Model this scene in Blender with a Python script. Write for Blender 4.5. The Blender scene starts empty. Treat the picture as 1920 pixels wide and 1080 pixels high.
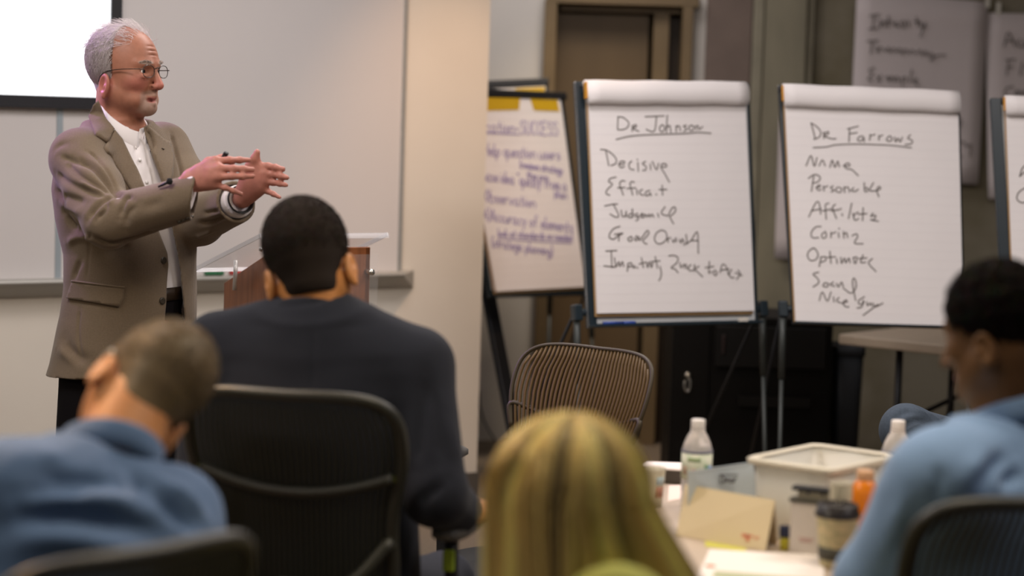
import bpy, bmesh, math, random
import numpy as np
from mathutils import Vector, Matrix
from mathutils.bvhtree import BVHTree
from mathutils.geometry import delaunay_2d_cdt

SC = bpy.context.scene
COL = SC.collection
rng = np.random.default_rng(7)
random.seed(7)

# ------------------------------------------------------------------ camera
FPX = 4000.0                                   # focal length in pixels of the 1920 px frame
CAM = np.array([0.0, 0.0, 1.60])
PITCH, ROLL = math.radians(4.73), math.radians(1.75)
_f = np.array([0, math.cos(PITCH), -math.sin(PITCH)])
_u0 = np.array([0, math.sin(PITCH), math.cos(PITCH)])
_r0 = np.array([1.0, 0, 0])
CR = math.cos(ROLL) * _r0 + math.sin(ROLL) * _u0
CU = -math.sin(ROLL) * _r0 + math.cos(ROLL) * _u0
CF = _f
cam_data = bpy.data.cameras.new('camera')
cam_data.sensor_width = 36.0
cam_data.lens = FPX * 36.0 / 1920.0
cam_data.clip_start, cam_data.clip_end = 0.05, 100
cam_data.dof.use_dof = True
cam_data.dof.focus_distance = 6.0
cam_data.dof.aperture_fstop = 1.8
cam = bpy.data.objects.new('camera', cam_data)
COL.objects.link(cam)
cam.matrix_world = Matrix(((CR[0], CU[0], -CF[0], CAM[0]), (CR[1], CU[1], -CF[1], CAM[1]),
                           (CR[2], CU[2], -CF[2], CAM[2]), (0, 0, 0, 1)))
SC.camera = cam

# ------------------------------------------------------------------ world, lamps, exposure
SC.view_settings.view_transform = 'Standard'
SC.view_settings.look = 'None'
SC.view_settings.gamma = 1.0
SC.view_settings.use_curve_mapping = False
SC.view_settings.exposure = -0.06
world = bpy.data.worlds.new('world')
SC.world = world
world.use_nodes = True
world.node_tree.nodes['Background'].inputs[0].default_value = (0.86, 0.84, 0.90, 1)
world.node_tree.nodes['Background'].inputs[1].default_value = 0.11

def lamp(name, kind, loc, target, energy, color, size=1.0, size_y=None, spot=None, blend=0.5):
    L = bpy.data.lights.new(name, kind)
    L.energy = energy
    L.color = color
    if kind == 'AREA':
        L.shape = 'RECTANGLE'
        L.size = size
        L.size_y = size_y or size
    else:
        L.shadow_soft_size = size
    if kind == 'SPOT':
        L.spot_size = math.radians(spot)
        L.spot_blend = blend
    o = bpy.data.objects.new(name, L)
    COL.objects.link(o)
    o.location = loc
    d = Vector(target) - Vector(loc)
    o.rotation_euler = d.to_track_quat('-Z', 'Y').to_euler()
    return o

WARM = (1.0, 0.86, 0.66)
NEUT = (1.0, 0.925, 0.91)
for lx, ly, e, c in ((-1.6, 4.6, 38, NEUT), (0.6, 3.6, 36, WARM), (-0.2, 6.6, 42, NEUT), (1.6, 5.6, 42, NEUT),
                     (-2.6, 2.6, 40, WARM), (2.6, 3.2, 20, NEUT), (0.1, 9.3, 22, NEUT)):  # last entry is an added, unseen lamp that brightens the back wall
    lamp('ceiling_lamp', 'AREA', (lx, ly, 3.02), (lx, ly, 0), e, c, 1.2, 0.6)
lamp('downlight', 'SPOT', (-1.9, 4.6, 2.95), (-0.85, 3.5, 1.0), 190, (1.0, 0.56, 0.22), 0.06, spot=46)
lamp('downlight', 'SPOT', (0.25, 7.7, 2.95), (-0.20, 8.75, 0.8), 72, (1.0, 0.58, 0.30), 0.08, spot=62, blend=0.9)
lamp('downlight', 'SPOT', (0.30, 9.45, 2.95), (0.36, 10.1, 0.3), 75, (1.0, 0.78, 0.50), 0.08, spot=64, blend=0.9)
lamp('stage_lamp', 'SPOT', (-2.80, 6.45, 2.98), (-1.12, 5.80, 1.53), 380, (0.66, 0.32, 1.0), 0.20, spot=18, blend=0.8)

# ------------------------------------------------------------------ pixels to places
def ray(px, py):
    return CF + (px - 960.0) / FPX * CR + (540.0 - py) / FPX * CU

def P(px, py, d):
    return CAM + d * ray(px, py)

def Py(px, py, y):
    r = ray(px, py)
    return CAM + r * (y / r[1])

def Pz(px, py, z):
    r = ray(px, py)
    return CAM + r * ((z - CAM[2]) / r[2])

def Ppl(px, py, p0, n):
    r = ray(px, py)
    return CAM + r * (np.dot(np.asarray(p0) - CAM, n) / np.dot(r, n))

def nrm(v):
    v = np.asarray(v, float)
    return v / np.linalg.norm(v)

def A3(*v):
    return np.array(v, float)

# ------------------------------------------------------------------ materials
MATS = {}
def mat(name, col, rough=0.6, metal=0.0, noise=0.0, nscale=20.0, bump=0.0, bscale=200.0, trans=0.0, alpha=1.0,
        attr=False, emit=0.0, col2=None, sheen=0.0, spec=0.5, ior=1.45, coat=0.0, bdist=0.002, stretch=None):
    if name in MATS:
        return MATS[name]
    m = bpy.data.materials.new(name)
    m.use_nodes = True
    nt = m.node_tree
    N, L = nt.nodes, nt.links
    b = N['Principled BSDF']
    c = (*col, 1.0)
    b.inputs['Base Color'].default_value = c
    b.inputs['Roughness'].default_value = rough
    b.inputs['Metallic'].default_value = metal
    b.inputs['Transmission Weight'].default_value = trans
    b.inputs['Alpha'].default_value = alpha
    b.inputs['Specular IOR Level'].default_value = spec
    b.inputs['IOR'].default_value = ior
    b.inputs['Sheen Weight'].default_value = sheen
    b.inputs['Coat Weight'].default_value = coat
    src = None
    tc = N.new('ShaderNodeTexCoord')
    vec = tc.outputs['Object']
    if stretch:
        mp = N.new('ShaderNodeMapping')
        mp.inputs['Scale'].default_value = stretch
        L.new(vec, mp.inputs['Vector'])
        vec = mp.outputs['Vector']
    if attr:
        at = N.new('ShaderNodeAttribute')
        at.attribute_name = 'col'
        mx = N.new('ShaderNodeMix'); mx.data_type = 'RGBA'; mx.blend_type = 'MULTIPLY'
        mx.inputs[0].default_value = 1.0
        mx.inputs[6].default_value = c
        L.new(at.outputs['Color'], mx.inputs[7])
        src = mx.outputs[2]
    if noise > 0 or col2:
        nz = N.new('ShaderNodeTexNoise')
        nz.inputs['Scale'].default_value = nscale
        nz.inputs['Detail'].default_value = 4.0
        L.new(vec, nz.inputs['Vector'])
        mx = N.new('ShaderNodeMix'); mx.data_type = 'RGBA'
        if col2:
            rp = N.new('ShaderNodeMapRange')
            rp.inputs[1].default_value, rp.inputs[2].default_value = 0.35, 0.65
            L.new(nz.outputs['Fac'], rp.inputs[0])
            L.new(rp.outputs[0], mx.inputs[0])
            mx.inputs[7].default_value = (*col2, 1.0)
            if src: L.new(src, mx.inputs[6])
            else: mx.inputs[6].default_value = c
        else:
            mx.blend_type = 'MULTIPLY'
            mx.inputs[0].default_value = 1.0
            rp = N.new('ShaderNodeMapRange')
            rp.inputs[1].default_value, rp.inputs[2].default_value = 0.25, 0.75
            rp.inputs[3].default_value, rp.inputs[4].default_value = 1.0 - noise, 1.0 + noise
            L.new(nz.outputs['Fac'], rp.inputs[0])
            L.new(rp.outputs[0], mx.inputs[7])
            if src: L.new(src, mx.inputs[6])
            else: mx.inputs[6].default_value = c
        src = mx.outputs[2]
    if src:
        L.new(src, b.inputs['Base Color'])
    if bump > 0:
        nz = N.new('ShaderNodeTexNoise')
        nz.inputs['Scale'].default_value = bscale
        nz.inputs['Detail'].default_value = 3.0
        L.new(tc.outputs['Object'], nz.inputs['Vector'])
        bp = N.new('ShaderNodeBump')
        bp.inputs['Strength'].default_value = bump
        bp.inputs['Distance'].default_value = bdist
        L.new(nz.outputs['Fac'], bp.inputs['Height'])
        L.new(bp.outputs['Normal'], b.inputs['Normal'])
    if emit > 0:
        b.inputs['Emission Color'].default_value = c
        b.inputs['Emission Strength'].default_value = emit
    MATS[name] = m
    return m

# ------------------------------------------------------------------ objects
ORG = {}
def finish(o, label=None, cat=None, group=None, kind=None):
    if label: o['label'] = label
    if cat: o['category'] = cat
    if group: o['group'] = group
    if kind: o['kind'] = kind
    return o

def thing(name, label, cat, loc, rotz=0.0, group=None):
    o = bpy.data.objects.new(name, None)
    o.empty_display_size = 0.05
    COL.objects.link(o)
    o.location = tuple(float(x) for x in loc)
    o.rotation_euler = (0, 0, rotz)
    ORG[o.name] = np.array(loc, float)
    return finish(o, label, cat, group)

def obj(name, VF, m, parent=None, smooth=True, local=False, colors=None, bevel=0.0, label=None, cat=None, group=None,
        kind=None, smooth_angle=None, segs=2):
    V, F = VF
    V = np.asarray(V, float)
    if local:
        org = np.zeros(3)
    elif parent is not None:
        org = ORG[parent.name]
    else:
        org = np.array([(V[:, 0].min() + V[:, 0].max()) / 2, (V[:, 1].min() + V[:, 1].max()) / 2, V[:, 2].min()])
    me = bpy.data.meshes.new(name)
    W = V - org
    if isinstance(F, np.ndarray):
        k = F.shape[1]
        me.vertices.add(len(W)); me.vertices.foreach_set('co', W.astype(np.float32).ravel())
        me.loops.add(F.size); me.loops.foreach_set('vertex_index', F.astype(np.int32).ravel())
        me.polygons.add(len(F))
        me.polygons.foreach_set('loop_start', np.arange(0, F.size, k, dtype=np.int32))
        me.update(calc_edges=True)
        me.validate()
    else:
        me.from_pydata([tuple(v) for v in W], [], [tuple(int(i) for i in f) for f in F])
        me.update()
    if smooth:
        me.polygons.foreach_set('use_smooth', np.ones(len(me.polygons), bool))
    if colors is not None:
        a = me.color_attributes.new('col', 'FLOAT_COLOR', 'POINT')
        c = np.ones((len(W), 4), np.float32)
        c[:, :3] = colors
        a.data.foreach_set('color', c.ravel())
    if m is not None:
        me.materials.append(m)
    o = bpy.data.objects.new(name, me)
    COL.objects.link(o)
    if parent is not None:
        o.parent = parent
    elif not local:
        o.location = org
    ORG[o.name] = org
    if bevel > 0:
        md = o.modifiers.new('bevel', 'BEVEL')
        md.width = bevel; md.segments = segs; md.limit_method = 'ANGLE'; md.angle_limit = math.radians(40)
        md.harden_normals = True
        if not smooth:
            me.polygons.foreach_set('use_smooth', np.ones(len(me.polygons), bool))
    return finish(o, label, cat, group, kind)

def dup(root, loc, rotz, label, group=None):
    kids = {}
    for o in COL.objects:
        if o.parent: kids.setdefault(o.parent.name, []).append(o)
    def cp(o, par):
        c = o.copy(); COL.objects.link(c)
        if par is not None: c.parent = par
        for ch in kids.get(o.name, []): cp(ch, c)
        return c
    r = cp(root, None)
    r.location = loc; r.rotation_euler = (0, 0, rotz); r['label'] = label
    if group: r['group'] = group
    return r

def catmull(pts, n=6):
    p = np.asarray(pts, float)
    if len(p) < 3:
        return np.array([p[0] + (p[-1] - p[0]) * t for t in np.linspace(0, 1, n + 1)])
    q = np.vstack([2 * p[0] - p[1], p, 2 * p[-1] - p[-2]])
    out = []
    for i in range(1, len(q) - 2):
        a, b, c, d = q[i - 1], q[i], q[i + 1], q[i + 2]
        for t in np.linspace(0, 1, n, endpoint=False):
            out.append(0.5 * (2 * b + (c - a) * t + (2 * a - 5 * b + 4 * c - d) * t * t + (3 * b - a - 3 * c + d) * t ** 3))
    out.append(p[-1])
    return np.array(out)

class MB:
    def __init__(s): s.V, s.F = [], []
    def vf(s): return (np.array(s.V), s.F)
    def add(s, V, F):
        n = len(s.V)
        s.V.extend([np.asarray(v, float) for v in V])
        s.F.extend([[i + n for i in f] for f in F])
        return s
    def hexa(s, c8):                         # bottom four ccw then top four
        return s.add(c8, [[3, 2, 1, 0], [4, 5, 6, 7], [0, 1, 5, 4], [1, 2, 6, 5], [2, 3, 7, 6], [3, 0, 4, 7]])
    def box(s, c, size, R=None):
        c = np.asarray(c, float); h = np.asarray(size, float) / 2
        R = np.eye(3) if R is None else np.asarray(R, float)
        pts = [c + R @ (h * np.array(q)) for q in ((-1, -1, -1), (1, -1, -1), (1, 1, -1), (-1, 1, -1), (-1, -1, 1), (1, -1, 1), (1, 1, 1), (-1, 1, 1))]
        return s.hexa(pts)
    def slab(s, quad, n, t):                 # quad of 4 points extruded by -n*t
        q = [np.asarray(p, float) for p in quad]
        return s.hexa([p - np.asarray(n) * t for p in q] + q)
    def tube(s, pts, r, n=10, cap=True, closed=False, flat=1.0, up=None):
        p = np.asarray(pts, float); K = len(p)
        r = np.full(K, r) if np.isscalar(r) else np.asarray(r, float)
        T = np.gradient(p, axis=0) if not closed else (np.roll(p, -1, 0) - np.roll(p, 1, 0))
        T /= np.linalg.norm(T, axis=1)[:, None] + 1e-12
        a = np.array([0, 0, 1.0]) if up is None else np.asarray(up, float)
        if abs(np.dot(T[0], a)) > 0.95: a = np.array([1.0, 0, 0])
        u = nrm(np.cross(T[0], a)); V = []
        for i in range(K):
            u = u - np.dot(u, T[i]) * T[i]; u /= np.linalg.norm(u)
            w = np.cross(T[i], u)
            for j in range(n):
                th = 2 * math.pi * j / n
                V.append(p[i] + r[i] * (math.cos(th) * u + flat * math.sin(th) * w))
        F = []
        for i in range(K if closed else K - 1):
            for j in range(n):
                a0, b0 = i * n + j, i * n + (j + 1) % n
                i2 = (i + 1) % K
                F.append([a0, b0, i2 * n + (j + 1) % n, i2 * n + j])
        if cap and not closed:
            F.append(list(range(n - 1, -1, -1))); F.append([(K - 1) * n + j for j in range(n)])
        return s.add(V, F)
    def lathe(s, prof, c=(0, 0, 0), n=24, R=None, cap=True):   # prof: (radius, z)
        c = np.asarray(c, float); R = np.eye(3) if R is None else R
        V, F = [], []
        for r, z in prof:
            for j in range(n):
                th = 2 * math.pi * j / n
                V.append(c + R @ np.array([r * math.cos(th), r * math.sin(th), z]))
        for i in range(len(prof) - 1):
            for j in range(n):
                F.append([i * n + j, i * n + (j + 1) % n, (i + 1) * n + (j + 1) % n, (i + 1) * n + j])
        if cap:
            F.append(list(range(n - 1, -1, -1))); F.append([(len(prof) - 1) * n + j for j in range(n)])
        return s.add(V, F)
    def grid(s, G, closed_u=False):          # G[i][j] points
        G = np.asarray(G, float); a, b = G.shape[:2]
        F = [[i * b + j, (i + 1) * b + j, (i + 1) * b + j + 1, i * b + j + 1] for i in range(a - 1) for j in range(b - 1)]
        return s.add(G.reshape(-1, 3), F)
    def sheet(s, G, t):                      # grid thickened along its normals by t on the back
        G = np.asarray(G, float); a, b = G.shape[:2]
        du = np.gradient(G, axis=0); dv = np.gradient(G, axis=1)
        nn = np.cross(du, dv); nn /= np.linalg.norm(nn, axis=2)[:, :, None] + 1e-12
        H = G - nn * t
        V = np.vstack([G.reshape(-1, 3), H.reshape(-1, 3)]); o = a * b; F = []
        for i in range(a - 1):
            for j in range(b - 1):
                q = [i * b + j, (i + 1) * b + j, (i + 1) * b + j + 1, i * b + j + 1]
                F.append(q); F.append([x + o for x in q[::-1]])
        for i in range(a - 1):
            F.append([i * b, i * b + o, (i + 1) * b + o, (i + 1) * b]); e = b - 1
            F.append([(i + 1) * b + e, (i + 1) * b + e + o, i * b + e + o, i * b + e])
        for j in range(b - 1):
            F.append([j + 1, j + 1 + o, j + o, j]); e = (a - 1) * b
            F.append([e + j, e + j + o, e + j + 1 + o, e + j + 1])
        return s.add(V, F)
    def prism(s, poly, n, t):                # polygon (3D points) extruded along n by t
        p = [np.asarray(q, float) for q in poly]; k = len(p); n = np.asarray(n, float)
        F = [list(range(k)), [k + i for i in range(k - 1, -1, -1)]]
        F += [[(i + 1) % k, i, i + k, (i + 1) % k + k] for i in range(k)]
        return s.add(p + [q - n * t for q in p], F)

def rotz(a):
    c, s = math.cos(a), math.sin(a)
    return np.array([[c, -s, 0], [s, c, 0], [0, 0, 1.0]])

def rot_axis(ax, a):
    return np.array(Matrix.Rotation(a, 3, Vector(ax)))
# ------------------------------------------------------------------ sculpting with distance fields
def _axis(lo, hi, h, fine):
    xs = [lo]
    while xs[-1] < hi:
        x = xs[-1]; st = h
        for a, b, hf in fine:
            if a <= x <= b: st = min(st, hf)
            elif x < a < x + st: st = min(st, max(a - x, hf))
        xs.append(x + st)
    return np.array(xs, np.float32)

class Field:
    def __init__(s, lo, hi, h, fine=()):
        s.ax = [_axis(lo[i], hi[i], h, [(f[0][i], f[1][i], f[2]) for f in fine]) for i in range(3)]
        s.v = np.full([len(a) for a in s.ax], 0.5, np.float32)
    def sub(s, lo, hi):
        sl, g = [], []
        for i in range(3):
            a = max(int(np.searchsorted(s.ax[i], lo[i])) - 1, 0)
            b = min(int(np.searchsorted(s.ax[i], hi[i])) + 1, len(s.ax[i]))
            if b <= a: return None, None
            sl.append(slice(a, b)); g.append(s.ax[i][a:b])
        return tuple(sl), (g[0][:, None, None], g[1][None, :, None], g[2][None, None, :])
    def put(s, sl, d, k, op):
        a = s.v[sl]
        if op == 'add':
            if k > 0:
                h = np.clip(0.5 + 0.5 * (d - a) / k, 0, 1)
                s.v[sl] = d + (a - d) * h - k * h * (1 - h)
            else: s.v[sl] = np.minimum(a, d)
        elif op == 'sub':
            d = -d
            if k > 0:
                h = np.clip(0.5 - 0.5 * (d - a) / k, 0, 1)
                s.v[sl] = d + (a - d) * h + k * h * (1 - h)
            else: s.v[sl] = np.maximum(a, d)
        else:
            s.v[sl] = np.maximum(a, d)
    def cone(s, a, b, ra, rb, k=0.02, op='add', flat=None):
        a, b = np.asarray(a, np.float32), np.asarray(b, np.float32)
        m = max(ra, rb) + k + 0.02
        sl, g = s.sub(np.minimum(a, b) - m, np.maximum(a, b) + m)
        if sl is None: return s
        ab = b - a; L2 = float(ab @ ab) + 1e-9
        q = [g[i] - a[i] for i in range(3)]
        t = np.clip((q[0] * ab[0] + q[1] * ab[1] + q[2] * ab[2]) / L2, 0, 1)
        e = [q[i] - t * ab[i] for i in range(3)]
        if flat is not None:
            n, fac = flat
            dn = e[0] * n[0] + e[1] * n[1] + e[2] * n[2]
            e = [e[i] + dn * n[i] * (fac - 1) for i in range(3)]
        d = np.sqrt(e[0] ** 2 + e[1] ** 2 + e[2] ** 2) - (ra + (rb - ra) * t)
        if flat is not None: d = d / max(1.0, flat[1] * 0.7)
        s.put(sl, d, k, op); return s
    def chain(s, pts, rs, k=0.01, op='add'):
        for i in range(len(pts) - 1): s.cone(pts[i], pts[i + 1], rs[i], rs[i + 1], k, op)
        return s
    def ell(s, c, r, R=None, k=0.02, op='add'):
        c = np.asarray(c, np.float32); r = np.asarray(r, np.float32)
        R = np.eye(3) if R is None else np.asarray(R)
        ext = np.sqrt((np.asarray(R) ** 2) @ (r.astype(float) ** 2)) + k + 0.02
        sl, g = s.sub(c - ext, c + ext)
        if sl is None: return s
        q = [g[i] - c[i] for i in range(3)]
        l = [(q[0] * R[0, j] + q[1] * R[1, j] + q[2] * R[2, j]) for j in range(3)]
        k0 = np.sqrt(sum((l[j] / r[j]) ** 2 for j in range(3)))
        k1 = np.sqrt(sum((l[j] / r[j] ** 2) ** 2 for j in range(3))) + 1e-6
        s.put(sl, (k0 * (k0 - 1) / k1).astype(np.float32), k, op); return s
    def loft(s, o, R, prof, k=0.02, op='add', p=2.3):      # prof rows: z, halfwidth, halfdepth, cx, cy ; R columns right, forward, up
        o = np.asarray(o, float); pr = np.array(prof, float)
        zl, zh = pr[0, 0], pr[-1, 0]
        m = max(pr[:, 1].max(), pr[:, 2].max()) + k + 0.06
        e0, e1 = o + R[:, 2] * zl, o + R[:, 2] * zh
        sl, g = s.sub(np.minimum(e0, e1) - m, np.maximum(e0, e1) + m)
        q = [g[i] - np.float32(o[i]) for i in range(3)]
        l = [q[0] * np.float32(R[0, j]) + q[1] * np.float32(R[1, j]) + q[2] * np.float32(R[2, j]) for j in range(3)]
        f = [np.interp(l[2], pr[:, 0], pr[:, i]).astype(np.float32) for i in range(1, 5)]
        x, y = (l[0] - f[2]) / f[0], (l[1] - f[3]) / f[1]
        rr = (np.abs(x) ** p + np.abs(y) ** p) ** (1.0 / p)
        d = (rr - 1) * np.minimum(f[0], f[1])
        d = np.maximum(d, np.maximum(zl - l[2], l[2] - zh))
        s.put(sl, d.astype(np.float32), k, op); return s
    def cut(s, c, n, R, k=0.0):                            # remove the half ball on the side n points to
        c = np.asarray(c, float)
        sl, g = s.sub(c - R - 0.01, c + R + 0.01)
        if sl is None: return s
        q = [g[i] - np.float32(c[i]) for i in range(3)]
        d = np.maximum(-(q[0] * n[0] + q[1] * n[1] + q[2] * n[2]), np.sqrt(q[0] ** 2 + q[1] ** 2 + q[2] ** 2) - R)
        s.put(sl, d.astype(np.float32), k, 'sub'); return s
    def pixcut(s, poly, depth_lo, depth_hi, lo, hi, k=0.003, front=None):
        """cut an opening whose outline is given in photo pixels, between two distances"""
        sl, g = s.sub(lo, hi)
        q = [g[i] - np.float32(CAM[i]) for i in range(3)]
        dz = q[0] * CF[0] + q[1] * CF[1] + q[2] * CF[2]
        X = 960 + FPX * (q[0] * CR[0] + q[1] * CR[1] + q[2] * CR[2]) / dz
        Y = 540 - FPX * (q[0] * CU[0] + q[1] * CU[1] + q[2] * CU[2]) / dz
        d = poly_dist(X, Y, poly) * (dz / FPX)
        d = np.maximum(d, np.maximum(depth_lo - dz, dz - depth_hi))
        if front is not None:
            c, n = front
            d = np.maximum(d, -(sum((g[i] - np.float32(c[i])) * np.float32(n[i]) for i in range(3))))
        s.put(sl, d.astype(np.float32), k, 'sub'); return s
    def mesh(s, smooth=1):
        V, F = surface_nets(s.v, s.ax)
        if smooth: V = relax(V, F, smooth)
        return V, F

def poly_dist(X, Y, poly):
    p = np.array(poly, np.float32); n = len(p)
    best = np.full(np.broadcast(X, Y).shape, 1e9, np.float32); ins = np.zeros(best.shape, bool)
    for i in range(n):
        a, b = p[i], p[(i + 1) % n]; e = b - a
        wx, wy = X - a[0], Y - a[1]
        t = np.clip((wx * e[0] + wy * e[1]) / (e @ e + 1e-9), 0, 1)
        best = np.minimum(best, (wx - t * e[0]) ** 2 + (wy - t * e[1]) ** 2)
        c = ((a[1] <= Y) != (b[1] <= Y)) & (X < (b[0] - a[0]) * (Y - a[1]) / (b[1] - a[1] + 1e-9) + a[0])
        ins ^= c
    d = np.sqrt(best)
    return np.where(ins, -d, d)

def surface_nets(v, ax):
    s = v < 0
    c = s[:-1, :-1, :-1].astype(np.int8)
    cnt = np.zeros_like(c)
    for i in (0, 1):
        for j in (0, 1):
            for k in (0, 1):
                cnt += s[i:i + c.shape[0], j:j + c.shape[1], k:k + c.shape[2]]
    act = (cnt > 0) & (cnt < 8)
    I, J, K = np.nonzero(act)
    idx = np.full(c.shape, -1, np.int32)
    idx[I, J, K] = np.arange(len(I))
    pos = np.zeros((len(I), 3)); num = np.zeros(len(I))
    off = [(i, j, k) for i in (0, 1) for j in (0, 1) for k in (0, 1)]
    for a in off:
        for d in range(3):
            if a[d]: continue
            b = list(a); b[d] = 1
            va = v[I + a[0], J + a[1], K + a[2]]; vb = v[I + b[0], J + b[1], K + b[2]]
            m = (va < 0) != (vb < 0)
            t = np.where(m, va / np.where(m, va - vb, 1), 0)
            q = np.array(a, float)[None, :] + t[:, None] * (np.array(b) - np.array(a))[None, :]
            pos += q * m[:, None]; num += m
    pos /= num[:, None]
    ijk = np.stack([I, J, K], 1) + pos
    V = np.stack([np.interp(ijk[:, d], np.arange(len(ax[d])), ax[d]) for d in range(3)], 1)
    F = []
    for d in range(3):
        o1, o2 = (d + 1) % 3, (d + 2) % 3
        n = list(v.shape)
        sa = [slice(1, n[x] - 1) for x in range(3)]; sb = list(sa)
        sa[d] = slice(0, n[d] - 1); sb[d] = slice(1, n[d])
        A, B = s[tuple(sa)], s[tuple(sb)]
        e = np.argwhere(A != B)
        if len(e) == 0: continue
        base = e.copy(); base[:, o1] += 1; base[:, o2] += 1
        def cell(u, w):
            q = base.copy(); q[:, o1] -= u; q[:, o2] -= w
            return idx[q[:, 0], q[:, 1], q[:, 2]]
        quad = np.stack([cell(0, 0), cell(1, 0), cell(1, 1), cell(0, 1)], 1)
        ins = A[e[:, 0], e[:, 1], e[:, 2]]
        quad[~ins] = quad[~ins][:, ::-1]
        F.append(quad)
    F = np.vstack(F)
    F = F[(F >= 0).all(1)]
    return V, F

def relax(V, F, it, lam=0.5):
    n = len(V)
    e = np.vstack([F[:, [0, 1]], F[:, [1, 2]], F[:, [2, 3]], F[:, [3, 0]]])
    deg = np.bincount(e[:, 0], minlength=n) + np.bincount(e[:, 1], minlength=n)
    for _ in range(it):
        W = np.zeros_like(V)
        for d in range(3):
            W[:, d] = np.bincount(e[:, 0], V[e[:, 1], d], minlength=n) + np.bincount(e[:, 1], V[e[:, 0], d], minlength=n)
        V = V + lam * (W / np.maximum(deg, 1)[:, None] - V)
    return V

def vnormals(V, F):
    a = np.cross(V[F[:, 2]] - V[F[:, 0]], V[F[:, 3]] - V[F[:, 1]])
    N = np.zeros_like(V)
    for d in range(3):
        for c in range(4):
            N[:, d] += np.bincount(F[:, c], a[:, d], minlength=len(V))
    return N / (np.linalg.norm(N, axis=1)[:, None] + 1e-12)

def bvh_of(V, F):
    return BVHTree.FromPolygons([tuple(v) for v in V], [tuple(int(i) for i in f) for f in F])

def hitpx(bvh, px, py):
    r = nrm(ray(px, py))
    h = bvh.ray_cast(Vector(CAM), Vector(r))
    return (np.array(h[0]), np.array(h[1])) if h[0] is not None else (None, None)

def folds(V, F, lines, bvh=None):
    """press creases (negative) or raise ridges (positive) along lines drawn on the cloth"""
    bvh = bvh or bvh_of(V, F)
    N = vnormals(V, F); D = np.zeros(len(V))
    for pts, w, amp in lines:
        q = catmull(pts, 5); H = []
        for x, y in q:
            h, _ = hitpx(bvh, x, y)
            if h is not None: H.append(h)
        if len(H) < 2: continue
        H = np.array(H)
        near = np.nonzero(((V > H.min(0) - 3 * w) & (V < H.max(0) + 3 * w)).all(1))[0]
        if len(near) == 0: continue
        S = np.vstack([H[:-1] + (H[1:] - H[:-1]) * t for t in (0, .33, .66)] + [H[-1:]])
        X = V[near]
        d2 = np.full(len(X), 9e9)
        for p in S: d2 = np.minimum(d2, ((X - p) ** 2).sum(1))
        L = len(S); ends = np.minimum(((X - H[0]) ** 2).sum(1), ((X - H[-1]) ** 2).sum(1))
        fade = np.clip(np.sqrt(ends) / (3 * w), 0.25, 1)
        D[near] += amp * np.exp(-d2 / (w * w)) * fade
    return V + N * D[:, None]

def wobble(V, F, amp, scale, seed=0, aniso=(1, 1, 1)):
    r = np.random.default_rng(seed); N = vnormals(V, F); D = np.zeros(len(V))
    for _ in range(7):
        w = r.normal(size=3) * scale * np.array(aniso); D += np.sin(V @ w + r.uniform(0, 6.28)) / 7
    return V + N * (D * amp)[:, None]

def patch(poly, bvh, off=0.003, thick=0.004, step=5.0, edge=4.0, tol=0.08, sig=5.0):
    """a piece of cloth lying on a body: its outline in photo pixels, laid on the surface and given thickness"""
    pts = []
    k = len(poly)
    for i in range(k):
        a, b = np.array(poly[i], float), np.array(poly[(i + 1) % k], float)
        n = max(1, int(np.linalg.norm(b - a) / edge))
        for t in range(n): pts.append(a + (b - a) * t / n)
    nb = len(pts)
    P0 = np.array(pts); lo, hi = P0.min(0), P0.max(0)
    gx, gy = np.meshgrid(np.arange(lo[0], hi[0], step), np.arange(lo[1], hi[1], step))
    gx, gy = gx.ravel(), gy.ravel()
    dd = poly_dist(gx.astype(np.float32), gy.astype(np.float32), poly)
    pts += [np.array([x, y]) for x, y, d in zip(gx, gy, dd) if d < -step * 0.45]
    r = delaunay_2d_cdt([Vector((float(p[0]), float(p[1]))) for p in pts], [], [list(range(nb))], 1, 1e-4)
    vs, fs = r[0], r[2]
    H = [hitpx(bvh, p[0], p[1]) for p in vs]
    vp = np.array([(p[0], p[1]) for p in vs])
    dep = np.array([np.dot(h - CAM, CF) if h is not None else 1e9 for h, _ in H])
    fac = np.array([abs(np.dot(n, nrm(ray(*q)))) if n is not None else 0 for (_, n), q in zip(H, vp)])
    nor = np.array([n if n is not None else (0, 0, 0) for _, n in H])
    med = np.median(dep[dep < 1e8])
    good = (np.abs(dep - med) < tol) & (fac > 0.35)
    # the cloth follows the local plane of the surface beneath it, smoothed, so it can overhang an edge
    gp, gd, gn = vp[good], dep[good], nor[good]
    top, bot = [], []
    for i, q in enumerate(vp):
        d2 = ((gp - q) ** 2).sum(1); sg = max(sig, 1.2 * math.sqrt(d2.min()))
        w = np.exp(-d2 / (2 * sg * sg)); w /= w.sum()
        mu = (gp * w[:, None]).sum(0); md = (gd * w).sum()
        X = gp - mu; A = (X * w[:, None]).T @ X + np.eye(2) * 4.0
        g = np.linalg.solve(A, (X * w[:, None]).T @ (gd - md))
        d = md + np.clip(np.dot(g, q - mu), -0.02, 0.02)
        n = nrm((gn * w[:, None]).sum(0))
        h = P(q[0], q[1], d)
        if np.dot(n, ray(q[0], q[1])) > 0: n = -n
        top.append(h + n * (off + thick)); bot.append(h + n * (off - 0.005))
    n = len(vs); F = []
    T = np.array(top)
    edges = {}
    for f in fs:
        f = list(f)
        a, b, c = T[f[0]], T[f[1]], T[f[2]]
        if np.dot(np.cross(b - a, c - a), CAM - a) < 0: f = f[::-1]
        F.append(f); F.append([i + n for i in f[::-1]])
        for i in range(len(f)): edges[(f[i], f[(i + 1) % len(f)])] = 1
    for (a, b) in edges:
        if (b, a) not in edges: F.append([b, a, a + n, b + n])
    return np.array(top + bot), F

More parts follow.
